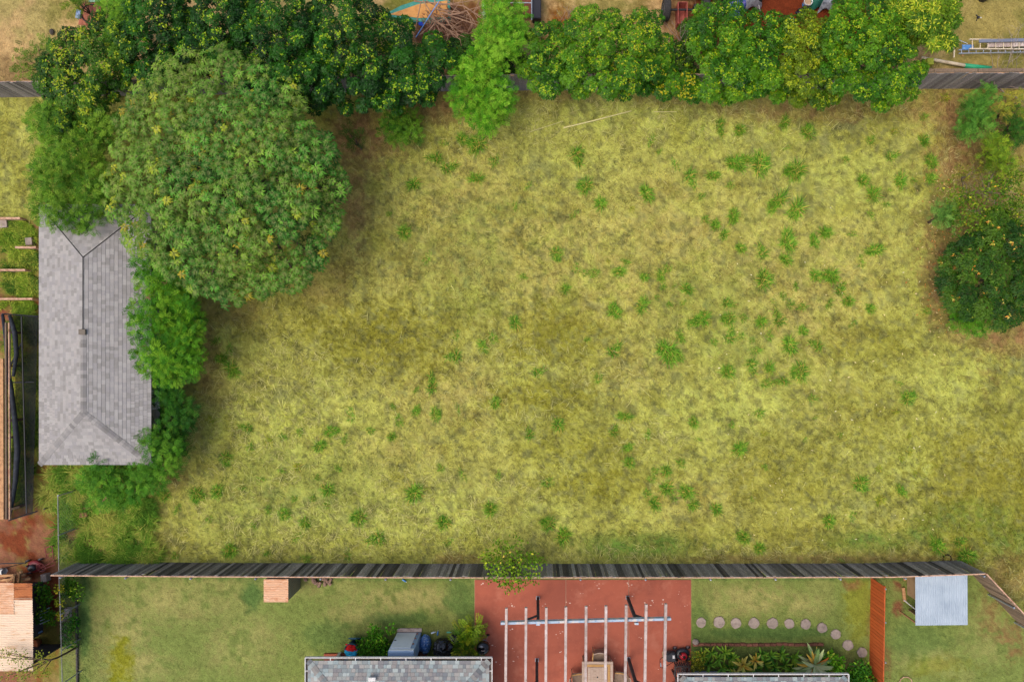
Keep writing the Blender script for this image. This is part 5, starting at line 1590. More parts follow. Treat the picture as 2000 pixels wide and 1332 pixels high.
# -------- table and chairs under the pergola
M['teak'] = material('teak', '#a08063', rough=.75, noise=[(3, '#86684d', .45, .7)], stretch=(1, 5, 1))
M['teak_pale'] = material('teak_pale', '#b9a08a', rough=.8, noise=[(4, '#a0866f', .45, .7)], stretch=(1, 6, 1), obj_var=.06)
M['teak_gold'] = material('teak_gold', '#bd9054', rough=.6, noise=[(4, '#a87c45', .45, .7)], stretch=(1, 5, 1))
tp = PT(1167, 1322, .78)
tb = empty('patio_table', (tp.x, tp.y, .04), 'square wooden patio table under the pergola rafters', 'table')
hw = .69
for (cx, cy, sx, sy) in ((0, hw - .06, 2 * hw, .12), (0, -hw + .06, 2 * hw, .12), (-hw + .06, 0, .12, 2 * hw - .245), (hw - .06, 0, .12, 2 * hw - .245)):
    mb = MB(); mb.box((tp.x + cx, tp.y + cy, .765), (sx, sy, .03)); mb.build('top_frame', M['teak_pale'], tb, bevel=.005)
iw = hw - .125
for (cx, cy, sx, sy) in ((0, iw - .06, 2 * iw, .1), (0, -iw + .06, 2 * iw, .1), (-iw + .06, 0, .1, 2 * iw - .23), (iw - .06, 0, .1, 2 * iw - .23)):
    mb = MB(); mb.box((tp.x + cx, tp.y + cy, .758), (sx, sy, .03)); mb.build('inlay', M['teak_gold'], tb)
ww = iw - .13
for i in range(7):
    mb = MB(); mb.box((tp.x - ww + (i + .5) * 2 * ww / 7, tp.y, .755), (2 * ww / 7 - .006, 2 * ww, .03)); mb.build('slat', M['teak_pale'], tb)
mb = MB(); mb.lathe([(.03, .765), (.035, .775), (.022, .776)], (tp.x, tp.y, 0), 14); mb.build('umbrella_ring', M['dark_metal'], tb)
for sx in (-1, 1):
    for sy in (-1, 1):
        mb = MB(); mb.box((tp.x + sx * (hw - .1), tp.y + sy * (hw - .1), .395), (.08, .08, .71)); mb.build('leg', M['teak'], tb)
M['cushion'] = material('cushion', '#8d7763', rough=.95, noise=[(7, '#77614f', .45, .7), (2.2, '#a07a4c', .62, .75)])
def chair(label, px, py, rz, m='teak', group='chairs around the patio table'):
    """Faces +y before rotation."""
    root = empty('patio_chair', PT(px, py, .04), label, 'chair', group, rz)
    for sx in (-1, 1):
        mb = MB(); mb.tube([(sx * .26, .24, 0), (sx * .26, .24, .62)], .022, 7); mb.build('leg', M[m], root, world=False)
        mb = MB(); mb.tube([(sx * .26, -.25, 0), (sx * .26, -.24, .45), (sx * .25, -.33, .92)], .022, 7); mb.build('leg', M[m], root, world=False)
        mb = MB(); mb.tube([(sx * .27, -.30, .66), (sx * .30, 0, .66), (sx * .27, .26, .63)], [.022, .03, .026], 8); mb.build('armrest', M['teak_gold'], root, world=False)
    mb = MB(); mb.tube([(-.26, -.25, .2), (.26, -.25, .2)], .016, 6); mb.build('stretcher', M[m], root, world=False)
    mb = MB(); mb.box((0, 0, .43), (.52, .5, .06)); mb.build('seat', M['cushion'], root, bevel=.02, world=False)
    mb = MB()
    n = 10
    V, F = [], []
    for j, z in enumerate((.46, .62, .8, .94)):
        for i in range(n + 1):
            t = i / n - .5
            x = t * .52
            V.append((x, -.25 - (z - .46) * .2 - .07 * (1 - (2 * t) ** 2), z + (.04 * (1 - (2 * t) ** 2) if j == 3 else 0)))
    V += [(x, y - .03, z) for x, y, z in V]
    m4 = 4 * (n + 1)
    for j in range(3):
        for i in range(n):
            a = j * (n + 1) + i
            F.append((a, a + 1, a + n + 2, a + n + 1)); F.append((a + m4, a + n + 1 + m4, a + n + 2 + m4, a + 1 + m4))
    for i in range(n):
        a = 3 * (n + 1) + i; F.append((a, a + 1, a + 1 + m4, a + m4))
    mb.add(V, F); bk = mb.build('backrest', M['cushion'], root, world=False)
    mb = MB(); mb.tube([(-.27, -.34, .94)] + [((i / 8 - .5) * .52, -.365 - .07 * (1 - (2 * (i / 8) - 1) ** 2), .955 + .04 * (1 - (2 * (i / 8) - 1) ** 2)) for i in range(9)] + [(.27, -.34, .94)], .022, 7); mb.build('top_rail', M['teak_pale'], bk, world=False)
    return root
chair('patio chair at the top side of the table with its back to the fence', 1168, 1275, math.pi)
chair('patio chair at the left side of the wooden table', 1128, 1316, -math.pi / 2 + .12)
chair('patio chair at the right side of the wooden table', 1208, 1314, math.pi / 2 - .12)
# dark slatted chairs stacked at the patio corner
M['dark_wood'] = material('dark_wood', '#4a3f3c', rough=.7, noise=[(5, '#332b29', .45, .7)])
for k, (px, py) in enumerate(((1326, 1297), (1327, 1322))):
    root = empty('slatted_chair', PT(px, py, .04), ('dark slatted wooden chair just below the red mower', 'dark slatted wooden chair half under the right house eave')[k], 'chair', 'dark slatted chairs by the mower', R(-4))
    for i in range(6):
        mb = MB(); mb.box((-.22 + i * .088, -.05, .42), (.055, .5, .025)); mb.build('slat', M['dark_wood'], root, world=False)
    for i in range(5):
        mb = MB(); mb.box((-.2 + i * .1, .27, .62), (.05, .025, .42)); mb.build('back_slat', M['dark_wood'], root, world=False)
    mb = MB(); mb.tube([(-.3, .27, .86), (-.15, .32, .88), (.15, .32, .88), (.3, .27, .86)], .028, 8); mb.build('top_rail', M['dark_wood'], root, world=False)
    for sx in (-1, 1):
        mb = MB(); mb.bar((sx * .31, -.3, .63), (sx * .31, .28, .63), .07, .025); mb.build('armrest', M['dark_wood'], root, world=False)
        for y in (-.26, .25):
            mb = MB(); mb.box((sx * .3, y, .31 if y < 0 else .43), (.05, .05, .62 if y < 0 else .86)); mb.build('leg', M['dark_wood'], root, world=False)

# -------- things along the house wall
M['cabinet'] = material('cabinet', '#dde4ea', rough=.5, noise=[(1.5, '#cdd6de', .45, .7)], bump=.03)
M['cabinet_side'] = material('cabinet_side', '#8faac6', rough=.5)
nb, hb = PT(799.5, 1233), 1.98
cb = empty('metal_cabinet', (nb.x, nb.y - .3, 0), 'tall pale blue metal cabinet leaning by the house wall', 'cabinet')
cw = 47 * K0
mb = MB(); mb.box((nb.x, nb.y - .33, hb / 2), (cw, .6, hb)); mb.build('body', M['cabinet_side'], cb, bevel=.008)
mb = MB(); mb.box((nb.x - .08, nb.y - .014, hb * .44 + .03), (cw * .80, .026, hb * .80)); d_ = mb.build('door', M['cabinet'], cb, bevel=.004)
mb = MB(); mb.box((nb.x, nb.y - .02, hb * .93), (cw * .96, .018, hb * .10)); mb.build('top_panel', M['cabinet'], cb)
for z in (.25, .75, 1.3):
    mb = MB(); mb.box((nb.x + cw * .37, nb.y + .008, z), (.07, .02, .06)); mb.build('hinge', M['rust_dark'], d_)
mb = MB(); mb.box((nb.x - cw * .41, nb.y + .012, .95), (.09, .03, .03)); mb.build('handle', M['dark_metal'], d_)
mb = MB(); p = PT(800, 1229.5); mb.box((p.x, p.y, .03), (1.12, .17, .06)); tag(mb.build('wood_plank', M['lumber_grey'], bevel=.006), 'weathered plank lying at the foot of the blue cabinet', 'plank')
# bin with laundry
p = PT(693, 1258)
bn = empty('trash_bin', p, 'round blue green bin at the left end of the house wall', 'bin')
bm_ = material('bin_plastic', '#2f5563', rough=.5)
mb = MB(); mb.lathe([(.24, 0), (.29, .58), (.31, .6), (.31, .64), (.28, .64), (.27, .5)], p, 26); mb.build('body', bm_, bn, smooth=True)
mb = MB(); mb.lathe([(.30, 0), (.31, .03), (.2, .06), (.02, .065)], (p.x + .10, p.y + .40, .28), 24, M=Matrix.Rotation(R(62), 3, 'X')); l_ = mb.build('lid', bm_, bn, smooth=True)
mb = MB(); mb.box((p.x + .14, p.y + .52, .58), (.16, .05, .05)); mb.build('lid_handle', bm_, l_)
cloth(.52, .36, (p.x - .02, p.y + .06, .70), .07, 3, dz=.1).build('red_cloth', material('red_cloth', '#cc1f1c', rough=.95, noise=[(8, '#a01512', .5, .75)]), None, smooth=True)
tag(bpy.data.objects['red_cloth'], 'crumpled red cloth on top of the blue green bin', 'cloth')
tag(cloth(.56, .46, (p.x + .02, p.y - .2, .75), .08, 5, dz=.1).build('blue_cloth', material('blue_cloth', '#2aa3c4', rough=.95, noise=[(7, '#1d7fa0', .5, .7), (5, '#9a8a5a', .7, .76)]), None, smooth=True), 'crumpled turquoise cloth on the bin next to the red one', 'cloth')
tag(cloth(.4, .2, (p.x - .02, p.y - .46, .66), .04, 8, dz=.08).build('yellow_cloth', material('yellow_cloth', '#d9cb7a', rough=.95), None, smooth=True), 'pale yellow cloth hanging out below the turquoise one', 'cloth')
# bags and bottles
bagm = material('black_bag', '#0d0d0f', rough=.22, spec=.6, bump=1.0, bump_scale=7)
p = PT(869, 1258); tag(lump(.45, .44, .4, .28, 12, c=(p.x, p.y, 0)).build('garbage_bag', bagm), 'largest shiny black garbage bag beside the blue bag', 'garbage bag')
p = PT(893, 1243); tag(lump(.29, .23, .22, .3, 14, c=(p.x, p.y, 0)).build('garbage_bag', bagm), 'smaller black garbage bag under the palm leaves', 'garbage bag')
p = PT(832, 1252)
bb = empty('bottle_bag', p, 'clear bag stuffed with blue and white bottles beside the cabinet', 'bag')
lump(.27, .40, .30, .2, 16, c=(p.x, p.y, 0)).build('bag', material('blue_bag', '#3f6fa8', rough=.3, spec=.6, noise=[(9, '#b9cbd9', .55, .62), (13, '#1f4a86', .5, .62), (7, '#3a5a3f', .66, .7)], bump=.8, bump_scale=12), bb)
for i, (x, y, t, cc, lb) in enumerate(((846, 1235, .3, '#c9d6e0', 'clear bottle lying near the bottle bag, closest to the cabinet'), (855, 1236, 1.4, '#3f7fc0', 'blue capped bottle standing out above the big black bag'), (876.5, 1234.5, 0, '#5fb592', 'green bottle lying between the two black bags'), (789.5, 1133.5, -.5, '#4a86c0', 'blue bottle lying on the lawn below the dark fence'))):
    p = PT(x, y, .04)
    root = empty('bottle', p, lb, 'bottle', 'stray bottles', t)
    Mx = Matrix.Rotation(math.pi / 2, 3, 'Y')
    bmz = material('bottle_plastic', cc, rough=.25, spec=.6)
    mb = MB(); mb.lathe([(.03, -.1), (.036, -.08), (.036, .05), (.015, .09), (.013, .11)], (0, 0, 0), 12, M=Mx); mb.build('body', bmz, root, smooth=True, world=False)
    mb = MB(); mb.lathe([(.017, .105), (.017, .13)], (0, 0, 0), 10, M=Mx); mb.build('cap', M['white_paint'], root, world=False)
mb = MB(); p = PT(826, 1276); mb.box((p.x, p.y, .1), (.42, .34, .2)); tag(mb.build('brown_crate', material('brown_box', '#6d4632', rough=.9, noise=[(6, '#4f3224', .45, .7)]), bevel=.01), 'brown box between the cabinet and the black bag', 'box')
mb = MB(); p = PT(655, 1281); mb.box((p.x, p.y, .05), (1.0, .3, .1)); tag(mb.build('brick_step', material('step_red', '#8f4a33', rough=.9, noise=[(6, '#74392a', .45, .7)]), bevel=.01), 'low red step against the left house wall', 'step')
cs = clump_centres([(913, 1242, 20), (902, 1266, 15), (922, 1224, 13), (922, 1268, 12)], .4, .9, 10, 1.5)
tree_thing('croton_palm', 'bushy yellow green palm beside the kettle grill', 'plant', PT(910, 1250), cs, fronds(cs, .24, 9, .42, ['#4f7a1c', '#6f9226', '#93a22e', '#3f6a1a'], k=7, ln=.34, wd=.1), M['leaf_gloss'], .3, .04)
shrub('leafy green bush between the bin and the blue cabinet', [(735, 1256, 26), (720, 1268, 20), (750, 1270, 20), (762, 1228, 10), (735, 1235, 14)], .3, .8, ['#2f6a1a', '#3f7f20', '#549428'], ['#86b83a'], .25, L=.13, W=.07, per=55)
# firewood heap beside the rusty locker
lg = empty('driftwood_heap', PT(622, 1134), 'heap of gnarled brown logs at the foot of the dark fence', 'log heap')
rr = random.Random(31)
for i in range(9):
    p = PT(rr.uniform(596, 648), rr.uniform(1129, 1141), rr.uniform(.05, .2))
    a = rr.uniform(0, 3.14); L = rr.uniform(.18, .4)
    mb = MB(); dv = Vector((math.cos(a), math.sin(a), rr.uniform(-.2, .2))) * L / 2
    mb.tube([p - dv, p + Vector((0, 0, .03)), p + dv], [rr.uniform(.05, .09), rr.uniform(.06, .1), rr.uniform(.03, .07)], 7); mb.build('log', M['dead_wood'], lg)
# bits around the zinc shed
p, q = PT(1764, 1147, .05), PT(1767, 1174, .05)
mb = MB(); mb.bar(p, q, .13, .08); tag(mb.build('wood_beam', M['lumber'], bevel=.008), 'short brown beam lying beside the zinc shed', 'beam')
mb = MB(); mb.tube([PT(1765, 1171, .1), PT(1787, 1189, .35)], .022, 8); tag(mb.build('white_pipe', M['white_paint']), 'white pipe leaning on the corner of the zinc shed', 'pipe')
mb = MB(); mb.bar(PT(1766, 1126, .05), PT(1767, 1133, .05), .08, .05); tag(mb.build('wood_offcut', M['lumber']), 'small wood offcut on the red earth by the zinc shed', 'offcut')
# dark round opening in the field by the fence corner
p = PT(1849, 1091)
mb = MB(); mb.lathe([(.24, -.02), (.2, .05), (.17, .05), (.155, -.12), (.02, -.13)], p, 18); tag(mb.build('sunken_pot', material('sunken_pot', '#2a1f18', rough=1, noise=[(9, '#5a4030', .5, .7)]), smooth=True), 'dark round hole in the dry grass near the fence corner', 'hole')
mb = MB(); p = PT(1768, 1333); mb.tube([(p.x + .3 * math.cos(t / 10 * 6.283), p.y + .3 * math.sin(t / 10 * 6.283), .05) for t in range(11)], .02, 6); tag(mb.build('hose_ring', M['cap_wood']), 'tan ring lying on the lawn at the bottom edge', 'ring')
# bamboo canes in the straw
mb = MB(); mb.tube([PT(1101, 250, .05), PT(1160, 236, .09), PT(1233, 217, .07)], [.03, .028, .02], 7); tag(mb.build('bamboo_cane', material('cane', '#cfc486', rough=.7)), 'long pale cane lying in the straw below the hedge', 'cane')
mb = MB(); mb.tube([PT(1035, 258, .04), PT(1100, 237, .06)], [.012, .009], 5); tag(mb.build('bamboo_cane', bpy.data.materials['cane']), 'thin straw stalk lying left of the long cane', 'cane')
mb = MB(); mb.tube([PT(1277, 219, .05), PT(1322, 219, .06)], [.016, .012], 6); tag(mb.build('bamboo_cane', bpy.data.materials['cane']), 'short thin cane right of the long cane', 'cane')

# ================================================================ THE WEST YARD
# shade-net nursery
M['net'] = material('shade_net', '#15171a', rough=.8, alpha=.72)
M['net_roll'] = material('net_roll', '#23262c', rough=.7, noise=[(6, '#3a3e46', .5, .75)], bump=.4)
nt = empty('shade_net_frame', PT(45, 815), 'black shade netting stretched over a pipe frame left of the shed', 'shade net')
rows, cols_ = 26, 8
mb = MB(); V = []
for j in range(rows + 1):
    t = j / rows
    py = 616 + t * (1008 - 616)
    xl = 24 + 6 * math.sin(t * 5)
    xr = 74 - 10 * t
    for i in range(cols_ + 1):
        s = i / cols_
        h = .95 - .25 * math.sin(s * math.pi) * (.6 + .4 * math.sin(t * 14)) - .5 * s
        V.append(PT(xl + (xr - xl) * s, py + (-4 + 10 * (1 - s)) * (1 if t > .9 else 0), h))
F = [(j * (cols_ + 1) + i, (j + 1) * (cols_ + 1) + i, (j + 1) * (cols_ + 1) + i + 1, j * (cols_ + 1) + i + 1) for j in range(rows) for i in range(cols_)]
mb.add(V, F); mb.build('net', M['net'], nt, smooth=True)
mb = MB(); mb.tube([PT(5, 614, 1.05), PT(12, 670, 1.05), PT(15, 720, 1.0), PT(22, 760, 1.0), PT(30, 830, .95), PT(34, 880, .95), PT(30, 940, .95), PT(22, 990, .9), PT(17, 1013, .9)], [.06, .08, .08, .09, .11, .12, .1, .08, .06], 9); mb.build('rolled_edge', M['net_roll'], nt, smooth=True)
mb = MB(); mb.tube([PT(19, 616, 1.0), PT(29, 650, 1.0), PT(32, 690, 1.0), PT(26, 735, .98)], [.07, .1, .09, .06], 9); mb.build('rolled_edge', M['net_roll'], nt, smooth=True)
for a, b in ((PT(42, 618, .9), PT(52, 1002, .85)), (PT(24, 747, .96), PT(66, 746, .7)), (PT(5, 613, 1.0), PT(74, 618, .5)), (PT(17, 1016, .9), PT(73, 998, .4)), (PT(20, 715, 1.0), PT(42, 670, .9))):
    mb = MB(); mb.tube([a, b], .03, 7); mb.build('frame_pipe', M['dark_metal'], nt)
for x, y in ((24, 747), (66, 746), (5, 613), (74, 618), (17, 1016), (73, 998)):
    p = PT(x, y, .9); mb = MB(); mb.tube([(p.x, p.y, 0), (p.x, p.y, .92 if x < 40 else .5)], .03, 7); mb.build('frame_post', M['dark_metal'], nt)
for i, (x0, x1, h, w, m, lb) in enumerate(((3, 4, 1.15, .2, 'lumber', 'widest new timber beam beside the shade netting'), (12, 13, 1.1, .07, 'fence_tan', 'narrow olive stained timber between two beams by the netting'), (18.5, 19.5, 1.05, .05, 'cap_wood', 'thinnest reddish batten along the netting edge'))):
    root = empty('timber_beam', PT(x0, 820), lb, 'beam', None)
    p, q = PT(x0, 630 if i else 700, h), PT(x1, 1014, h)
    mb = MB(); mb.bar(p, q, w, .09); mb.build('beam', M[m], root, bevel=.006)
    for t in (.05, .5, .95):
        z = p.lerp(q, t); mb = MB(); mb.box((z.x, z.y, (h - .05) / 2), (.06, .09, h - .05)); mb.build('leg', M[m], root)
# bed timbers
for i, (xa, xb, y, lb) in enumerate(((-20, 46, 428, 'pale bed timber, topmost of four at the left edge'), (36, 77, 484.5, 'short bed timber touching the shed, second from top'), (-20, 56, 528.5, 'bed timber third from the top at the left edge'), (-20, 70, 584.5, 'longest reddish bed timber, lowest of the four'))):
    mb = MB(); mb.bar(PT(xa, y, .22), PT(xb, y, .22), .085, .44); tag(mb.build('bed_timber', M['cap_wood'], bevel=.008), lb, 'timber', 'bed timbers left of the shed')
for i, (x, y, s, lb) in enumerate(((12, 437, .4, 'pale concrete block below the topmost bed timber'), (63, 473, .3, 'brown concrete block beside the shed eave'))):
    p = PT(x, y); mb = MB(); mb.box((p.x, p.y, .12), (s, s * 1.1, .24), rz=.1); tag(mb.build('concrete_block', M['stone'], bevel=.01), lb, 'block')
# paving bits in the weeds below the shed
for i, (x, y, w, d, lb) in enumerate(((169, 980, .6, .55, 'reddish paving slab in the weeds below the shed'), (169, 1003, .35, .22, 'small reddish brick below the paving slab in weeds'), (205, 996, .22, .18, 'small grey stone right of the paving slab'))):
    p = PT(x, y); mb = MB(); mb.box((p.x, p.y, .2), (w, d, .12), rz=.08); tag(mb.build('paving_slab', M['edge_brick'] if i < 2 else M['stone'], bevel=.012), lb, 'slab')
# chain-link fence
cf = empty('chain_link_fence', PT(150, 1150), 'low chain link fence with a galvanised top rail left of the lawn', 'fence')
HC = 1.25
top = [PT(113, 968, HC), PT(115, 1120, HC), PT(118, 1200, HC), PT(122, 1345, HC)]
for a, b in zip(top[:-1], top[1:]):
    mb = MB(); mb.tube([a, b], .02, 8); mb.build('rail', material('old_galv', '#86837c', rough=.6, noise=[(6, '#6a655c', .45, .7)]) if 'old_galv' not in bpy.data.materials else bpy.data.materials['old_galv'], cf)
for t in ((113, 968), (114, 1045), (115, 1120), (118, 1200), (120, 1270), (122, 1335)):
    p = PT(t[0], t[1], HC); mb = MB(); mb.tube([(p.x, p.y, 0), (p.x, p.y, HC)], .03, 8); mb.build('post', M['galv'], cf)
mb = MB()
for a, b in zip(top[:-1], top[1:]):
    L = (b - a).length; n = int(L / .15)
    for i in range(n):
        for s in (-1, 1):
            t0 = i / n; t1 = min(1, max(0, t0 + s * 1.2 / L))
            p = a.lerp(b, t0); q = a.lerp(b, t1)
            zz = 1.2 - abs(t1 - t0) * L
            if abs(t1 - t0) * L < .05: continue
            mb.bar((p.x, p.y, 1.2), (q.x, q.y, max(zz, .02)), .0025, .0025)
o = mb.build('wire_mesh', bpy.data.materials['old_galv'], cf); o['kind'] = 'stuff'
# plants and blocks along it
shrub('dark green bush at the corner of the chain link fence', [(140, 1142, 16), (150, 1155, 14), (130, 1150, 12)], .3, .9, ['#2c5a18', '#3d6c1f', '#55822a'], ['#86a53a'], .2)
shrub('leafy weeds along the rusty shed wall', [(90, 1165, 14), (88, 1195, 16), (100, 1205, 14), (84, 1150, 10)], .2, .7, ['#2f641c', '#437a24', '#5a8c2c'], ['#8fae3c'], .2)
shrub('low green plants in the strip by the lawn edge', [(138, 1230, 14), (136, 1255, 12), (142, 1215, 10)], .2, .6, ['#1f5a1c', '#2f6e24', '#457f2a'], ['#8fae3c'], .12)
shrub('vine on the chain link rail', [(116, 1150, 8), (117, 1175, 7), (118, 1200, 6)], .8, 1.25, ['#5f7f22', '#7d922c', '#a3a03a'], ['#c7b84a'], .3, rc=6, L=.09, W=.06, per=40)
for i, (x, y, s, lb) in enumerate(((136.5, 1194, (.2, .44), 'tan concrete block standing in the planting strip'), (128, 1207, (.16, .2), 'small pale block, upper of three by the chain link'), (129, 1222, (.15, .18), 'small pale block, middle of three by the chain link'), (127, 1240, (.16, .2), 'small pale block, lowest of three by the chain link'))):
    p = PT(x, y); mb = MB(); mb.box((p.x, p.y, .12), (s[0], s[1], .24)); tag(mb.build('concrete_block', M['lumber_grey'] if i == 0 else M['stone'], bevel=.01), lb, 'block')
# edging of the lawn
le = empty('lawn_edging', PT(152, 1240), 'dark timber edging along the left side of the lawn', 'edging')
for i in range(6):
    mb = MB(); mb.bar(PT(150 + i * .3, 1160 + i * 30, .05), PT(150 + i * .3, 1188.5 + i * 30, .05), .07, .12); mb.build('timber', M['post_dark'], le)
# the tree whose branches hang over the rusty roof
rt = empty('overhanging_tree', PT(150, 1262), 'sparse leaning tree with branches over the rusty roof', 'tree')
mb = MB(); mb.tube([PT(152, 1262, 0), PT(135, 1272, .8), PT(112, 1284, 1.7), PT(92, 1290, 2.3)], [.05, .045, .04, .03], 8); mb.build('trunk', M['bark'], rt, smooth=True)
rr = random.Random(44)
br = []
for i in range(8):
    mb = MB(); a = PT(92 + rr.uniform(-4, 20), 1288, 2.3); e = PT(rr.uniform(-10, 85), rr.uniform(1270, 1335), 2.7)
    m_ = a.lerp(e, .5) + Vector((0, 0, .1)); mb.tube([a, m_, e], [.025, .016, .008], 5); mb.build('branch', M['bark'], rt)
    br += [tuple(m_), tuple(e), tuple(a.lerp(e, .75))]
link('crown', leaf_crown(np.array(br), .26, 22, .09, .05, ['#5d7a2c', '#728c3a', '#8a9a4a'], ['#b5ad6a'], .2, shell=(.1, 1.2)), M['leaf'], rt)
# pipes, blue board, pot beside the rusty shed
p = PT(70, 1214); mb = MB(); mb.box((p.x, p.y, .5), (.06, 1.15, 1.0), M=Matrix.Rotation(R(18), 3, 'Y')); tag(mb.build('blue_board', material('blue_board', '#5f86b5', rough=.6), bevel=.006), 'blue board leaning against the rusty shed', 'board')
for i in range(5):
    a = PT(78, 1194 + i * 6, .75); mb = MB(); mb.tube([a, a + Vector((.32, .12, -.15))], .022, 8); tag(mb.build('metal_pipe', M['galv']), f"short shiny pipe by the rusty shed, {ORD[i]} from the top", 'pipe', 'short pipes by the rusty shed')
mb = MB(); mb.tube([PT(64, 1240, .3), PT(82, 1232, .3)], .04, 8); tag(mb.build('blue_pipe', material('blue_pipe', '#7f9fc4', rough=.5)), 'pale blue pipe below the short shiny pipes', 'pipe')
p = PT(74, 1253); mb = MB(); mb.lathe([(.18, 0), (.24, .3), (.25, .34), (.21, .34), (.2, .28), (.02, .27)], p, 22); tag(mb.build('clay_pot', material('clay', '#b5683c', rough=.9, noise=[(6, '#97522e', .45, .7)]), smooth=True), 'round orange clay pot beside the rusty shed', 'pot')
# cart and scrap by the old mower
p = PT(96, 1104)
ct = empty('garden_cart', p, 'rusty red cart frame with a spoked wheel beside the old mower', 'cart')
rm = material('red_rust', '#8f4a44', rough=.8, noise=[(7, '#6b3a30', .45, .7)])
mb = MB(); Mx = Matrix.Rotation(R(20), 3, 'X'); pts = [(p.x - .15 + .2 * math.cos(k / 16 * 6.283), p.y + .2 * math.sin(k / 16 * 6.283), .3 + .06 * math.sin(k / 16 * 6.283)) for k in range(17)]
mb.tube(pts, .018, 6); w_ = mb.build('wheel', rm, ct)
for k in range(6):
    mb = MB(); mb.tube([(p.x - .15, p.y, .3), pts[(k * 16) // 6]], .008, 5); mb.build('spoke', rm, w_)
for a, b in (((-.1, .0, .3), (.45, .3, .35)), ((-.1, -.1, .3), (.5, .15, .35)), ((.1, .45, .3), (.15, .95, .5)), ((.15, .95, .5), (.45, 1.0, .45)), ((.1, .6, .35), (.45, .75, .4)), ((.45, .3, .35), (.45, 1.0, .45)), ((.1, .45, .3), (.45, .45, .35))):
    mb = MB(); mb.tube([p + Vector(a), p + Vector(b)], .02, 6); mb.build('frame_tube', rm, ct)
for (a, b) in (((-.1, .05, .3), (-.12, .06, 0)), ((.45, .3, .35), (.47, .3, 0)), ((.45, 1.0, .45), (.46, 1.0, 0))):
    mb = MB(); mb.tube([p + Vector(a), p + Vector(b)], .02, 6); mb.build('leg', rm, ct)
p = PT(111.5, 1058); tag(lump(.1, .07, .06, .3, 5, c=(p.x, p.y, .0)).build('yellow_bottle', material('yellow_plastic', '#e0b32c', rough=.5), smooth=True), 'bright yellow plastic bottle beside the chain link fence', 'bottle')
mb = MB(); mb.tube([PT(-20, 1101, .3), PT(50, 1099, .4)], .025, 7); tag(mb.build('dark_pole', M['dark_metal']), 'dark pole lying left of the old red mower', 'pole')
p = PT(5, 1113)
bk = empty('bucket', p, 'white bucket lying at the left edge below the dark pole', 'bucket')
mb = MB(); mb.lathe([(.12, 0), (.15, .34), (.16, .36), (.14, .36), (.13, .1)], (p.x - .1, p.y, .16), 20, M=Matrix.Rotation(R(80), 3, 'Y')); mb.build('body', M['white_paint'], bk, smooth=True)
mb = MB(); mb.tube([(p.x + .24, p.y + .15, .16), (p.x + .34, p.y, .12), (p.x + .24, p.y - .15, .16)], .006, 5); mb.build('handle', M['galv'], bk)
sf_ = empty('wooden_stand', PT(40, 1130), 'stand of rough lumber above the rusty roof', 'stand')
for a, b in (((14, 1135, .5), (42, 1116, .9)), ((28, 1136, .4), (29, 1122, .9)), ((37, 1136, .4), (38, 1118, .9)), ((0, 1132, .3), (60, 1130, .3)), ((0, 1124, .3), (50, 1122, .3))):
    mb = MB(); mb.bar(PT(*a), PT(*b), .1, .08); mb.build('board', M['lumber'], sf_)
for x in (10, 55):
    mb = MB(); mb.bar(PT(x, 1127, 0), PT(x, 1127.01, .3), .09, .09); mb.build('leg', M['lumber'], sf_)
p = PT(94, 1125); mb = MB(); mb.box((p.x, p.y, .15), (.26, .34, .3), rz=.1); tag(mb.build('wood_block', M['stone'], bevel=.012), 'grey brown block at the end of the dark fence', 'block')

# ================================================================ BEYOND THE NORTH FENCE
p = PT(182, 32)
sp = empty('wooden_platform', p, 'low red brown plank platform by the top left trees', 'platform')
for i in range(5):
    mb = MB(); mb.box((p.x - .38 + i * .19, p.y, .2), (.18, 1.0, .04), rz=-.12); mb.build('plank', material('pink_plank', '#a8674f', rough=.9, noise=[(5, '#8a5340', .45, .7)]) if i == 0 else bpy.data.materials['pink_plank'], sp)
for sx in (-.35, .35):
    for sy in (-.35, .35):
        mb = MB(); mb.box((p.x + sx, p.y + sy, .09), (.08, .08, .18)); mb.build('leg', bpy.data.materials['pink_plank'], sp)
mb = MB(); mb.tube([(p.x + .05 + .42 * math.cos(t), p.y - .02 + .42 * math.sin(t), .25) for t in [R(70 + 10 * k) for k in range(24)]], .024, 7); tag(mb.build('black_hose', M['black_plastic'], smooth=True), 'curved black hose lying on the plank platform', 'hose')
p = PT(161, 34); mb = MB(); mb.box((p.x, p.y, .15), (.22, .38, .3), rz=-.15); tag(mb.build('blue_box', material('pale_blue_box', '#8fa3c4', rough=.5, noise=[(5, '#5a6fa0', .5, .6)]), bevel=.015), 'pale blue box beside the plank platform', 'box')
p = PT(191, 2); mb = MB(); mb.box((p.x, p.y + .1, .15), (.6, .5, .05)); tag(mb.build('green_board', material('mint_board', '#9cc3a8', rough=.7), bevel=.006), 'pale mint green board above the plank platform', 'board')
p = PT(103, 64); tag(lump(.1, .13, .07, .3, 9, c=(p.x, p.y, 0), nu=12, nv=8).build('dark_rock', material('dark_rock', '#4a443c', rough=.9)), 'single dark rock in the straw at the top left', 'rock')
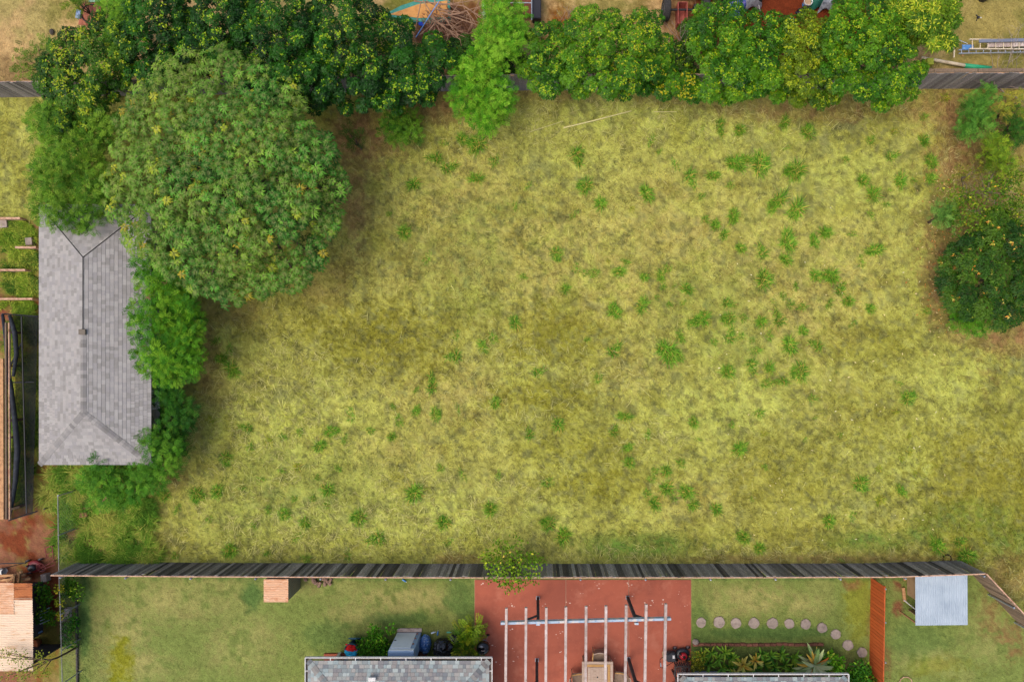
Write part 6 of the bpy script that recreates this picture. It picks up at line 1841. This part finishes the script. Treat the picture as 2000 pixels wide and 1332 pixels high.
# pointed hull
p = PT(828, 24)
hl = empty('upturned_hull', p, 'pointed teal hull with an orange deck beside the brush pile', 'boat')
def hull_poly(s):
    pts = [(-1.75, -.25), (-1.0, .16), (-.2, .42), (.6, .52), (1.2, .5), (1.25, -.55), (.4, -.62), (-.6, -.56), (-1.2, -.42)]
    return [(p.x + a * s, p.y + (b + .0) * s) for a, b in pts]
mb = MB(); mb.prism(hull_poly(1.0), .02, .28); mb.build('hull', material('teal_hull', '#3f8a78', rough=.6, noise=[(4, '#5aa08c', .5, .7)]), hl, bevel=.03)
mb = MB(); mb.prism([(p.x + a, p.y + b) for a, b in ((-1.5, -.26), (-.2, .2), (1.1, .36), (1.12, -.38), (-.2, -.42))], .27, .30); mb.build('deck', material('orange_deck', '#d69a55', rough=.7, noise=[(4, '#bd8044', .45, .7)]), hl)
# brush pile
bp = empty('brush_pile', PT(865, 60), 'big heap of dry brown cut branches behind the fence', 'brush pile')
rr = random.Random(61)
BRL = [((808, 3), (905, 12), (943, 38)), ((826, 0), (850, 40), (880, 62), (912, 112)), ((832, 2), (870, 22), (945, 48)), ((822, 5), (815, 40), (808, 72)), ((845, 18), (900, 25), (935, 14)), ((850, 10), (885, 8), (933, 0)), ((860, 45), (885, 70), (888, 108)),
       ((838, 30), (868, 55), (900, 70)), ((905, 12), (925, 25), (948, 35)), ((862, 25), (880, 30), (912, 22)), ((835, 65), (850, 45), (870, 35)), ((880, 62), (900, 80), (905, 105)), ((848, 0), (862, 30), (895, 68)), ((875, 30), (905, 40), (935, 50)), ((818, 70), (840, 52), (852, 30))]
for i, l in enumerate(BRL):
    mb = MB(); h = rr.uniform(.7, 1.2); r = rr.uniform(.022, .04)
    mb.tube([PT(x, y, h - .1 * k) for k, (x, y) in enumerate(l)], [r * (1 - .25 * k) for k in range(len(l))], 7)
    for k in range(4):
        x, y = l[rr.randrange(1, len(l))]
        branchy(mb, PT(x, y, h - .1), (rr.gauss(.3, .6), rr.gauss(-.3, .6), rr.gauss(.1, .2)), rr.uniform(.4, .8), r * .5, 1, rr, .4)
    mb.build('branch', material('brush_bark', '#a07f66', rough=.95, noise=[(7, '#7d5f4c', .45, .7)]) if i == 0 else bpy.data.materials['brush_bark'], bp)
mb = MB()
for i in range(650):
    t, r = rr.uniform(0, 6.283), math.sqrt(rr.random())
    x, y = 868 + 60 * r * math.cos(t), 62 + 52 * r * math.sin(t)
    a = rr.gauss(-.7, .7); L = rr.uniform(.25, .7); h = .1 + .75 * (1 - r * r) * rr.random()
    p = PT(x, y, h); dv = Vector((math.cos(a), math.sin(a), rr.gauss(0, .25))) * L / 2
    mb.tube([p - dv, p + Vector((0, 0, .03)), p + dv], [.013, .011, .005], 4, cap=False)
o = mb.build('twigs', material('twig_brown', '#7d5a48', rough=.95, noise=[(1.2, '#5c4034', .4, .7)]), bp); o['kind'] = 'stuff'
mb = MB(); mb.tube([PT(862, -4, 1.3), PT(840, 30, 1.25), PT(812, 74, 1.1)], .018, 7); tag(mb.build('blue_pole', material('blue_pole', '#5f93c9', rough=.5)), 'thin blue pole lying across the brush pile', 'pole')
p = PT(822, 48, .5); mb = MB(); mb.lathe([(.11, 0), (.11, .04), (.08, .05), (.02, .05)], p, 18, 1.1, .8, M=Matrix.Rotation(R(25), 3, 'Y')); tag(mb.build('blue_disc', material('deep_blue', '#2343b0', rough=.5), smooth=False), 'round bright blue lid on the brush pile', 'lid')
# utility trailer
p = PT(1003, 8)
tr = empty('utility_trailer', p, 'rusty flat trailer with a black side box at the top edge', 'trailer')
mb = MB(); mb.box((p.x - .1, p.y + .35, .5), (1.9, 2.2, .06)); mb.build('bed', material('rust_bed', '#7d4a38', rough=.9, noise=[(3, '#663a2c', .45, .7)]), tr)
for a, b in (((958, 6), (1038, 6.5)), ((1038.5, -20), (1038.5, 40))):
    mb = MB(); mb.tube([PT(*a, .85), PT(*b, .85)], .025, 8); mb.build('rail', M['galv'], tr)
q = PT(1048, 8, .5); mb = MB(); mb.box((q.x, q.y + .2, .45), (.4, 1.9, .5)); mb.build('side_box', material('black_box', '#2b2a30', rough=.5), tr, bevel=.03)
for x, y in ((-.95, .5), (.9, .5)):
    mb = MB(); mb.lathe([(.2, -.09), (.3, -.09), (.3, .09), (.2, .09)], (p.x + x, p.y + y, .3), 20, M=Matrix.Rotation(math.pi / 2, 3, 'Y')); w_ = mb.build('wheel', M['black_plastic'], tr)
    mb = MB(); mb.lathe([(.2, -.08), (.2, .08)], (p.x + x, p.y + y, .3), 16, M=Matrix.Rotation(math.pi / 2, 3, 'Y')); mb.build('rim', M['white_paint'], w_)
for i in range(2):
    q = PT(945, 12 + i * 16, .3); mb = MB(); mb.lathe([(.09, 0), (.1, .3), (.1, .34), (.03, .36)], (q.x, q.y, 0), 14); tag(mb.build('white_canister', M['white_paint'], smooth=False), ('white canister at the top beside the trailer bed', 'white canister just below the other one by the trailer')[i], 'canister')
# white buggy with a big wheel
p = PT(1297, 30)
tk = empty('white_vehicle', PT(1330, -10), 'white vehicle corner with one big off road wheel at the top edge', 'vehicle')
q = PT(1343, -18, .7)
mb = MB(); mb.box((q.x + .2, q.y + .55, .72), (2.1, 1.6, .5)); mb.build('body', M['white_paint'], tk, bevel=.09)
mb = MB(); mb.box((q.x + .2, q.y + .75, 1.2), (1.5, 1.1, .5)); cbn = mb.build('cab', M['white_paint'], tk, bevel=.12)
mb = MB(); mb.box((q.x + .2, q.y + .19, 1.22), (1.2, .02, .3)); mb.build('windscreen', material('car_glass', '#1a2026', rough=.08, spec=.8), cbn)
Ry = Matrix.Rotation(math.pi / 2, 3, 'Y')
for k, x in enumerate((p.x, p.x + 1.75)):
    mb = MB(); mb.lathe([(.26, -.13), (.44, -.15), (.48, -.1), (.49, 0), (.48, .1), (.44, .15), (.26, .13)], (x, p.y, .47), 30, M=Ry); w_ = mb.build('wheel', material('tyre', '#2f2d2c', rough=.9, noise=[(20, '#45413d', .5, .6)], bump=.5) if k == 0 else bpy.data.materials['tyre'], tk)
    mb = MB(); mb.lathe([(.05, -.10), (.1, -.12), (.22, -.10), (.26, -.135), (.265, .0), (.05, .02)], (x, p.y, .47), 24, M=Ry); rm_ = mb.build('rim', M['galv'], w_, smooth=False)
    for j in range(5):
        t = j * 6.283 / 5
        mb = MB(); mb.lathe([(.035, -.125), (.035, -.1)], (x, p.y + .16 * math.cos(t), .47 + .16 * math.sin(t)), 8, M=Ry); mb.build('rim_hole', M['dark_gap'], w_)
mb = MB(); mb.tube([(p.x + .1, p.y, .47), (p.x + 1.65, p.y, .47)], .05, 8); mb.build('axle', M['dark_metal'], tk)
# red metal box and odds and ends
p = PT(1328, 38); rb = empty('red_crate', p, 'open rusty red crate between the wheel and the hedge', 'crate')
rmat = material('red_paint', '#a5564a', rough=.8, noise=[(5, '#7d3f36', .45, .7)])
for c_, s_ in (((0, 0, .05), (.4, .95, .05)), ((-.2, 0, .3), (.03, .95, .55)), ((.2, 0, .3), (.03, .95, .55)), ((0, .47, .3), (.37, .03, .55)), ((0, -.47, .3), (.37, .03, .55))):
    mb = MB(); mb.box((p.x + c_[0], p.y + c_[1], c_[2] + .02), s_); mb.build('panel', rmat, rb)
p = PT(1358, 22); mb = MB(); mb.box((p.x, p.y, .2), (.3, .25, .4)); tag(mb.build('grey_toolbox', M['dark_metal'], bevel=.02), 'dark grey toolbox behind the red crate', 'toolbox')
p = PT(1366, 25); mb = MB(); mb.box((p.x, p.y, .25), (.2, .2, .5)); tag(mb.build('orange_can', material('orange_can', '#d08a2c', rough=.5), bevel=.02), 'small orange can beside the dark grey toolbox', 'can')
p = PT(1397, 17); hs = empty('hose_coil', p, 'coil of yellow and grey hose behind the hedge', 'hose')
for k in range(3):
    mb = MB(); mb.tube([(p.x + (.42 - .05 * k) * math.cos(t / 20 * 6.283), p.y + (.2 - .03 * k) * math.sin(t / 20 * 6.283), .08 + .06 * k) for t in range(21)], .04, 7); mb.build('coil', material('hose_yellow', '#b5ad4a', rough=.6) if k == 0 else (bpy.data.materials['hose_yellow'] if k == 2 else M['galv']), hs)
p = PT(1403, 30); tag(lump(.2, .15, .12, .35, 21, c=(p.x, p.y, 0)).build('pink_bundle', material('pink_cloth', '#cf9aa8', rough=.9, noise=[(6, '#e6dfe0', .5, .62)])), 'pink and white bundle against the hedge top', 'bundle')
p = PT(1438, 8); tag(cloth(1.1, 1.3, (p.x, p.y, .75), .12, 33, n=22, dz=.5).build('blue_tarp', material('blue_tarp', '#3a4a8c', rough=.5, noise=[(3, '#6a5f96', .5, .65), (8, '#8d97b5', .62, .72)])), 'crumpled dark blue tarp over a heap at the top edge', 'tarp')
p = PT(1462, 6); tag(cloth(.9, .8, (p.x, p.y, .9), .12, 35, n=22, dz=.55).build('silver_tarp', material('silver_tarp', '#a3a6ad', rough=.4, metal=.3, noise=[(5, '#7b7f88', .5, .65)])), 'crumpled silver sheet beside the blue tarp', 'tarp')
p = PT(1445, 4); mb = MB(); mb.box((p.x, p.y + .2, .3), (1.7, .9, .6)); tag(mb.build('storage_bin', M['dark_gap'], bevel=.02), 'black bin underneath the blue tarp', 'bin')
mb = MB(); mb.tube([PT(1478, -6, .6), PT(1485, 24, .1)], .018, 7); tag(mb.build('white_pole', M['white_paint']), 'thin white pole leaning right of the tarps', 'pole')
p = PT(1572, 12)
bk = empty('plastic_bucket', p, 'white plastic bucket with brown contents behind the hedge', 'bucket')
mb = MB(); mb.lathe([(.15, 0), (.19, .4), (.2, .42), (.175, .42), (.165, .3)], p, 24); mb.build('body', M['white_paint'], bk, smooth=True)
mb = MB(); mb.lathe([(.165, .3), (.165, .32), (.02, .33)], p, 20); mb.build('contents', material('bucket_soil', '#a08468', rough=1), bk)
mb = MB(); q = p + Vector((-.16, -.04, .2)); mb.box(q, (.02, .15, .14)); mb.build('label_patch', material('label_blue', '#3f7fb5', rough=.5), bk)
p = PT(1546, 42); mb = MB(); mb.lathe([(.15, 0), (.16, .02), (.13, .035), (.02, .03)], (p.x, p.y, .02), 24); tag(mb.build('white_disc', M['white_paint'], smooth=True), 'round white lid on the red earth below the bucket', 'lid')
p = PT(1562, 29); tag(lump(.22, .2, .18, .4, 25, c=(p.x, p.y, 0)).build('black_bag', bagm), 'black bag of rubbish below the white bucket', 'bag')
p = PT(1592, 4); tag(cloth(.7, .8, (p.x, p.y, .6), .07, 41, n=16, dz=.4).build('green_tarp', material('green_tarp', '#1f5a4a', rough=.6)), 'dark green tarp right of the white bucket', 'tarp')
p = PT(1610, 10); tag(cloth(.6, .75, (p.x, p.y, .7), .1, 43, n=18, dz=.4).build('grey_cover', material('grey_cover', '#8d9097', rough=.45, noise=[(5, '#55585f', .5, .62)])), 'folded grey cover right of the green tarp', 'cover')
p = PT(1676, 0); mb = MB(); mb.box((p.x, p.y + .25, .5), (1.35, .8, .12)); tb2 = empty('pink_bench', p, 'pale pink tabletop showing above the largest hedge tree', 'table')
mb.build('top', material('pink_top', '#d3b5a8', rough=.7), tb2, bevel=.02)
for sx in (-.55, .55):
    mb = MB(); mb.box((p.x + sx, p.y + .25, .22), (.08, .7, .44)); mb.build('leg', M['post_dark'], tb2)
# ladders and poles at the top right
def ladder(label, a, b, gap, n, h, m, mat):
    root = empty('ladder', (a + b) / 2 - Vector((0, 0, (a.z + b.z) / 2)), label, 'ladder')
    d = (b - a).normalized(); s = Vector((-d.y, d.x, 0))
    for k in (-1, 1):
        mb = MB(); mb.bar(a + s * k * gap / 2, b + s * k * gap / 2, .035, .09); mb.build('rail', mat, root)
    for i in range(n):
        p = a.lerp(b, (i + .4) / n); mb = MB(); mb.tube([p - s * gap / 2, p + s * gap / 2], .02, 7); mb.build('rung', mat, root)
    for t in (.1, .9):
        p = a.lerp(b, t); mb = MB(); mb.bar(p - s * gap / 2 - Vector((0, 0, a.z - .02)), p + s * gap / 2 - Vector((0, 0, a.z - .02)), .06, .04); mb.build('ground_block', M['lumber'], root)
    return root
M['alu'] = material('aluminium', '#b5bfca', rough=.35, metal=.6)
M['fibre'] = material('fibreglass', '#d8c7a8', rough=.6, noise=[(4, '#b9a688', .5, .7)])
ladder('pale wooden ladder lying on the stack at the top right', PT(1893, 87, .5), PT(2030, 88, .5), .42, 9, .5, 0, M['fibre'])
ladder('grey aluminium ladder lying under the pale one', PT(1872, 102, .3), PT(2030, 99, .3), .16, 11, .3, 0, M['alu'])
mb = MB(); mb.bar(PT(1912, 81, .62), PT(2030, 78, .62), .14, .05); tag(mb.build('grey_plank', material('blue_grey', '#6f7482', rough=.6), bevel=.006), 'blue grey plank lying on top of the ladders', 'plank')
mb = MB(); mb.bar(PT(1928, 89, .42), PT(2030, 86, .42), .2, .04); tag(mb.build('pale_plank', M['lumber_grey'], bevel=.006), 'pale wide plank lying between the ladder rails', 'plank')
mb = MB(); mb.box(PT(1890, 93, .36), (.5, .22, .05)); tag(mb.build('blue_tray', material('blue_tray', '#4f7fb5', rough=.5, noise=[(6, '#93a9c2', .5, .6)]), bevel=.01), 'blue patterned tray at the end of the ladders', 'tray')
mb = MB(); mb.bar(PT(1864, 90, .3), PT(1863, 113, .3), .05, .05); tag(mb.build('short_batten', M['fibre']), 'short upright batten left of the ladder ends', 'batten')
mb = MB(); mb.tube([PT(1862, 73, .2), PT(1884, 84, .4)], .015, 6); mb.tube([PT(1868, 77, .22), PT(1890, 86, .42)], .015, 6); tag(mb.build('tent_pole', M['alu']), 'thin double silver pole pointing at the ladders', 'pole')
gp = empty('bamboo_pole', PT(1870, 123), 'thick bamboo pole with a green sleeve behind the fence', 'pole')
mb = MB(); a, b = PT(1800, 113, .25), PT(1886, 129, .2); mb.tube([a, a.lerp(b, .3), a.lerp(b, .31), a.lerp(b, .6), a.lerp(b, .61), b], [.055, .06, .067, .067, .07, .075], 10); mb.build('bamboo', M['fibre'], gp, smooth=True)
mb = MB(); mb.tube([PT(1884, 128.6, .2), PT(1935, 134, .15)], .095, 12); mb.build('sleeve', material('green_sleeve', '#2fa070', rough=.5, noise=[(5, '#3fb582', .5, .7)]), gp, smooth=True)
p = PT(1803, 131); mb = MB(); mb.box((p.x, p.y, .3), (.3, .3, .6)); tag(mb.build('lime_box', material('lime', '#a5ad3a', rough=.7), bevel=.02), 'lime green box at the hedge end by the bamboo pole', 'box')
p = PT(1918, -3); mb = MB(); mb.lathe([(.2, 0), (.25, .5), (.26, .52), (.2, .5), (.02, .48)], p, 22); tag(mb.build('dark_barrel', M['dark_metal'], smooth=False), 'dark round barrel at the top right edge', 'barrel')
p = PT(1909, 36); kk = empty('garden_tap', p, 'small dark and white sprinkler in the grass at top right', 'sprinkler')
for k in range(3):
    t = k * 2.1; mb = MB(); mb.tube([(p.x, p.y, .08), (p.x + .16 * math.cos(t), p.y + .16 * math.sin(t), .03)], .02, 6); mb.build('arm', M['dark_metal'] if k else M['white_paint'], kk)
mb = MB(); mb.lathe([(.05, 0), (.05, .1), (.02, .12)], p, 10); mb.build('hub', M['dark_metal'], kk)
# scraps of paper and fallen leaves in the field
rr = random.Random(71)
mb = MB()
for i in range(420):
    if i < 300:
        x, y = 1845 + rr.gauss(0, 26), rr.uniform(330, 660)
        cc = rr.choice(('#d0a86a', '#c98a4a', '#dcc58a', '#b5703c'))
    else:
        x, y = rr.uniform(1380, 1850), rr.uniform(330, 1060)
        cc = rr.choice(('#e0d8a8', '#d9c98a', '#ccc07a'))
    mb.cur = lin(cc)
    p = PT(x, y, .035); a = rr.uniform(0, 6.28); L = rr.uniform(.03, .07); W = L * .45
    d = Vector((math.cos(a), math.sin(a), .1)); s = Vector((-math.sin(a), math.cos(a), 0))
    mb.add([p - d * L, p + s * W + Vector((0, 0, .012)), p + d * L, p - s * W], [(0, 1, 2), (0, 2, 3)])
tag(mb.build('fallen_leaves', M['straw']), 'fallen yellow and orange leaves on the east side of the field', 'leaves', kind='stuff')
